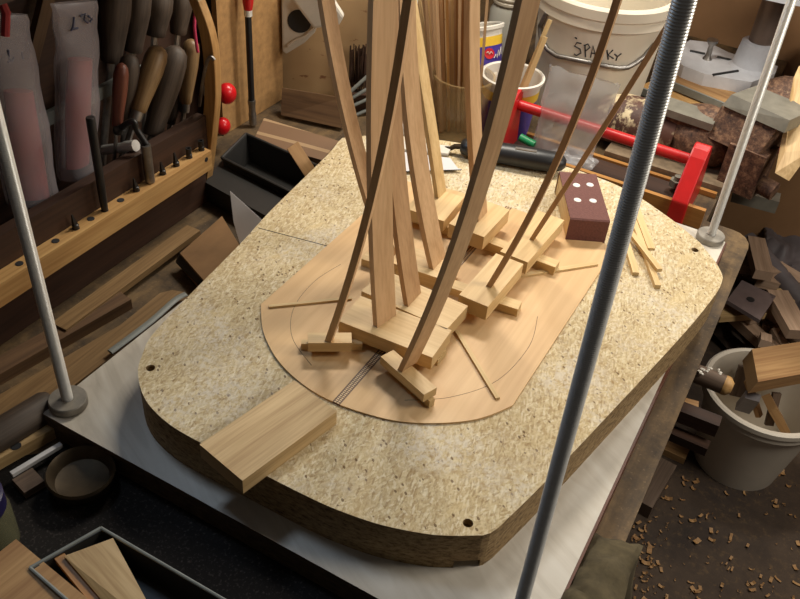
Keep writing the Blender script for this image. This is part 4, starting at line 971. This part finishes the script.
for i, (x0, y0, x1, y1, w, h, mat, lab) in enumerate(((738, 395, 748, 366, .045, .012, 'offgrey', 'upright brown offcut at the back left inside the floor bucket'), (757, 416, 745, 380, .016, .012, 'offcut', 'thin offcut leaning inside the floor bucket'), (779, 428, 765, 404, .05, .02, 'offcut', 'tan offcut at the front inside the floor bucket'), (768, 424, 776, 392, .02, .01, 'offgrey', 'dark stick leaning under the large timber block'), (742, 412, 752, 400, .035, .02, 'greyplastic', 'grey plastic scrap at the front left inside the floor bucket'))):
    p, r = at(x0, y0, zb_ - .10), at(x1, y1, zb_ - .02)
    stick('offcut', p, r, w, h, mat, lab, 'offcut', group=G)
# vice handle and rail at the bench edge
p, r = at(680, 367, -.10), at(732, 388, -.10)
vh = thing('round_bar', 'round paint-spattered wooden bar with orange tip sticking out from the bench edge', 'bar', p)
bm = BM(); d = r - p; tube(bm, [p - d * .4, p, p + d * .8, p + d * .93, r], [.015, .017, .017, .016, .008], 18); obj('grip', bm, 'offgrey', vh, Mx(p, d), smooth=True)
bm = BM(); tube(bm, [p + d * .84, p + d * .88, p + d * .93, r + d * .01], [.0173, .0174, .0165, .009], 18); obj('tip', bm, 'rackwood', vh, Mx(p, d), smooth=True, label='orange worn tip')
p = at(705, 376, -.10); rnd = random.Random(2); bm = BM()
for i in range(12):
    c = at(690 + rnd.uniform(0, 30), 366 + rnd.uniform(0, 4) + (i * .5), -.084); lump(bm, c, (.005 * rnd.uniform(.5, 1.5), .003, .0025), i, .3, 2, 1)
obj('paint_spatter', bm, 'white', vh, label='white paint spatter')
stick('dark_rail', at(655, 408, -.30), at(716, 432, -.30), .03, .03, 'darkwood', 'dark rail under the bench edge below the round wooden bar', 'rail')
stick('dark_rail', at(655, 430, -.34), at(706, 452, -.34), .025, .02, 'darkwood', 'lower dark rail under the bench edge', 'rail')
stick('offcut', at(672, 412, -.31), at(694, 418, -.31), .035, .03, 'offcut', 'small tan offcut sitting on the upper dark rail', 'offcut')
stick('offcut', at(664, 448, FL), at(686, 458, FL), .05, .02, 'offcut', 'small tan offcut on the floor left of the bucket', 'offcut')
stick('floor_plank', at(636, 512, FL + .001), at(661, 470, FL + .001), .06, .04, 'offgrey', 'brown plank lying on the floor along the bench', 'plank')
# cloth hanging at the bench edge
bm = BM(); NU, NV = 30, 22; g = []
c0 = at(600, 592, BT)
for i in range(NU + 1):
    row = []
    for j in range(NV + 1):
        u, v = i / NU, j / NV                      # u along the bench edge, v from bench top over the edge and down
        y = c0.y - .17 + .25 * u + .012 * math.sin(v * 7 + u * 4)
        hump = math.sin(math.pi * u) ** .7
        if v < .45: t = v / .45; xx = .700 + .075 * t; zz = BT + .003 + hump * (.045 * math.sin(math.pi * min(1, t * 1.0) * .75)) + .004
        else: t = (v - .45) / .55; xx = .775 + .016 * math.sin(u * 14) * t + .02 * t; zz = BT + .006 + hump * .030 * (1 - t) ** 2 - .36 * t
        k = noise.noise(V((u * 5, v * 5, 2.2)))
        row.append(bm.verts.new((xx + .010 * k * (v > .3), y, zz + .012 * abs(k) + .007 * abs(math.sin(u * 17 + v * 5)))))
    g.append(row)
for i in range(NU):
    for j in range(NV): face(bm, (g[i][j], g[i + 1][j], g[i + 1][j + 1], g[i][j + 1]))
o = obj('cloth_apron', bm, 'cloth', None, Mx((.76, c0.y, BT)), label='crumpled olive cloth draped over the bench edge at the bottom', cat='cloth', smooth=True)
o.modifiers.new('thick', 'SOLIDIFY').thickness = .003

# scrap heap on the floor behind the bucket
G = 'scrap pieces heaped on the floor'
def scrap(cx, cy, z, lx, ly, h, ang, mat, lab, roll=0.0):
    c = at(cx, cy, z); dvec = V((math.cos(ang), math.sin(ang), roll)); m = Mx(c, dvec)
    bm = BM(); box_m(bm, m, -lx / 2, lx / 2, -ly / 2, ly / 2, 0, h); return obj('wood_scrap', bm, mat, None, m, .002, label=lab, cat='wood scrap', group=G)
ms = thing('metal_plate', 'dark slotted metal plate lying on the scrap heap', 'plate', at(750, 299, -.55))
c = [at(x, y, -.52) for x, y in ((727, 300), (760, 320), (776, 296), (742, 280))]
bm = BM(); hexa(bm, [p - V((0, 0, .012)) for p in c], c); obj('plate', bm, 'plateiron', ms, Mx(c[0]))
p = at(750.5, 299.5, -.519); bm = BM(); lathe(bm, Matrix.Translation(p), [(0, 0), (.011, 0), (.011, .001), (0, .001)], 14); obj('hole', bm, 'ink', ms, label='dark hole')
SC = [(757, 262, -.50, .17, .05, .03, 1.9, 'scrapwood', 'grey-brown stick upright at the back of the scrap heap'), (785, 318, -.55, .17, .06, .03, 2.1, 'scrapwood', 'pinkish brown block right of the metal plate'),
      (768, 275, -.53, .09, .05, .03, .6, 'scrapwood', 'small brown block above the metal plate'), (772, 286, -.55, .10, .05, .03, .2, 'scrapwood', 'brown block at the upper right of the metal plate'),
      (790, 282, -.55, .10, .045, .03, -.4, 'scrapwood', 'brown scrap near the grey tube'), (795, 300, -.56, .11, .06, .03, .9, 'pine', 'tan angled scrap at the right picture edge'),
      (738, 316, -.58, .14, .04, .02, .7, 'pine', 'tan strip poking from under the metal plate'), (742, 270, -.56, .08, .04, .03, .3, 'scrapwood', 'small scrap at the left of the scrap heap'),
      (760, 345, -.64, .3, .04, .03, -.65, 'scrapwood', 'long dark stick lying below the metal plate'), (790, 335, -.62, .16, .03, .02, .15, 'rust', 'dark strip above the floor bucket'), (775, 308, -.6, .13, .08, .04, 1.2, 'scrapwood', 'dull block beneath the pinkish block')]
for s_ in SC: scrap(*s_)
rnd = random.Random(21)
for i in range(16):
    px, py = rnd.uniform(735, 800), rnd.uniform(262, 345)
    scrap(px, py, -.63 + .04 * rnd.random(), rnd.uniform(.03, .08), rnd.uniform(.02, .04), rnd.uniform(.01, .025), rnd.uniform(0, 3.1), rnd.choice(['scrapwood', 'offgrey', 'scrapwood']), 'small scrap of wood among others on the floor heap', rnd.uniform(-.3, .3))
bm = BM(); lump(bm, (at(765, 310, -.68).x, at(765, 310, -.68).y, -.69), (.20, .20, .10), 11, .4, 3, 4); obj('scrap_heap', bm, 'floor', None, Mx((1.0, 1.7, FL)), label='dark heap of small workshop scraps and dust on the floor', cat='scrap heap', kind='stuff')
bm = BM(); p, r = at(748, 238, -.50), at(803, 304, -.54); tube(bm, [p, p.lerp(r, .3), p.lerp(r, .7), r], [.022, .026, .028, .026], 18); obj('grey_tube', bm, 'greyplastic', None, Mx(p, r - p), label='lilac-grey tube lying over the scrap heap', cat='tube', smooth=True)
bm = BM(); g = []; NS = 34
for i in range(NS + 1):
    row = []
    for j in range(NS + 1):
        u, v = i / NS, j / NS
        P0 = at(764 + u * 66, 206 + v * 70 + (1 - u) * 8, -.57); row.append(bm.verts.new(P0 + V((0, 0, .030 * noise.noise(V((u * 5, v * 5, 3))) + .010 * abs(noise.noise(V((u * 14, v * 14, 8))))))))
    g.append(row)
for i in range(NS):
    for j in range(NS): face(bm, (g[i][j], g[i + 1][j], g[i + 1][j + 1], g[i][j + 1]))
o = obj('plastic_sheet', bm, 'greyplastic', None, Mx(at(785, 235, -.42)), label='crinkled lilac-grey plastic sheet at the right edge beyond the scrap heap', cat='plastic sheet', smooth=True)
o.modifiers.new('thick', 'SOLIDIFY').thickness = .003
ls = thing('low_shelf', 'dark low crate under the plastic sheet at the right edge', 'crate', at(785, 235, FL))
cc = at(805, 225, -.50); bm = BM(); box_m(bm, Matrix.Translation((cc.x, cc.y, 0)), -.06, .5, .0, .3, FL, -.63); obj('body', bm, 'darkwood', ls)
# wooden cleat behind the bench corner
bm = BM(); p = at(752, 203, BT - .04); m = Mx(p, (1, .1, 0)); box_m(bm, m, -.045, .05, -.02, .02, 0, .03); obj('bench_stop', bm, 'jaw', None, m, .004, label='pale grey block fixed beyond the bench corner', cat='block')
# wood shavings on the floor
bm = BM(); rnd = random.Random(12)
for i in range(270):
    px, py = rnd.uniform(640, 812), rnd.uniform(470, 612)
    if i >= 170: px, py = rnd.uniform(660, 1250), rnd.uniform(440, 900)
    if rnd.random() < .25: px, py = rnd.uniform(628, 668), rnd.uniform(520, 606)
    p = at(px, py, FL + .003); a = rnd.uniform(0, 6.28); l = rnd.choice([.002, .003, .005, .007]) * rnd.uniform(.7, 1.5); w = l * rnd.uniform(.25, .6)
    m = Matrix.Translation(p) @ Matrix.Rotation(a, 4, 'Z'); rows = []
    for k in range(4):
        t = k / 3 - .5; z = .004 * (4 * t * t) * rnd.uniform(.4, 1.4)
        rows.append([bm.verts.new(m @ V((t * 2 * l, s * w, z))) for s in (-1, 1)])
    for r0, r1 in zip(rows, rows[1:]): face(bm, (r0[0], r0[1], r1[1], r1[0]))
o = obj('wood_shavings', bm, 'offcut', None, Mx((.95, .9, FL)), label='scattered pale wood shavings on the dirty floor', cat='shavings', kind='stuff')

# ------------------------------------------------------------------ everything up to bench height
for o in list(COL.objects):
    if o.parent is None: o.location.z += BASE

# ------------------------------------------------------------------ camera and light
cam = bpy.data.cameras.new('camera'); co = bpy.data.objects.new('camera', cam); COL.objects.link(co)
cam.sensor_fit = 'HORIZONTAL'; cam.sensor_width = 36; cam.lens = F / 800 * 36; cam.clip_start = .02
mc = Matrix(R.tolist()).to_4x4(); mc.translation = V((CP[0], CP[1], CP[2] + BASE)); co.matrix_basis = mc
bpy.context.scene.camera = co

def area(name, loc, target, size, power, col):
    l = bpy.data.lights.new(name, 'AREA'); l.shape = 'DISK'; l.size = size; l.energy = power; l.color = col
    o = bpy.data.objects.new(name, l); COL.objects.link(o); loc = V(loc) + V((0, 0, BASE)); t = V(target) + V((0, 0, BASE))
    o.location = loc; o.rotation_euler = (t - loc).to_track_quat('-Z', 'Y').to_euler(); return o
def tube_lamp(name, loc, target, lx, ly, power, col):
    o = area(name, loc, target, 1, power, col); o.data.shape = 'RECTANGLE'; o.data.size = lx; o.data.size_y = ly; return o
tube_lamp('bench_lamp', (.10, 1.15, 1.10), (.36, .6, 0), .45, .12, 13.5, (1, .92, .79))
area('right_lamp', (1.50, .80, .95), (.60, .6, -.2), .55, 12, (1, .92, .80))
area('back_lamp', (.70, 1.55, 1.0), (.48, 1.3, 0), .22, 7, (1, .95, .86))
area('window', (-.34, .22, 1.25), (.2, .15, 0), .30, 4.3, (.62, .78, 1.0))
w = bpy.data.worlds.new('world'); bpy.context.scene.world = w; w.use_nodes = True
w.node_tree.nodes['Background'].inputs[0].default_value = (.9, .85, .8, 1); w.node_tree.nodes['Background'].inputs[1].default_value = .038
sc = bpy.context.scene; sc.view_settings.view_transform = 'Standard'; sc.view_settings.look = 'None'; sc.view_settings.gamma = 1; sc.view_settings.use_curve_mapping = False
sc.view_settings.exposure = 0.0
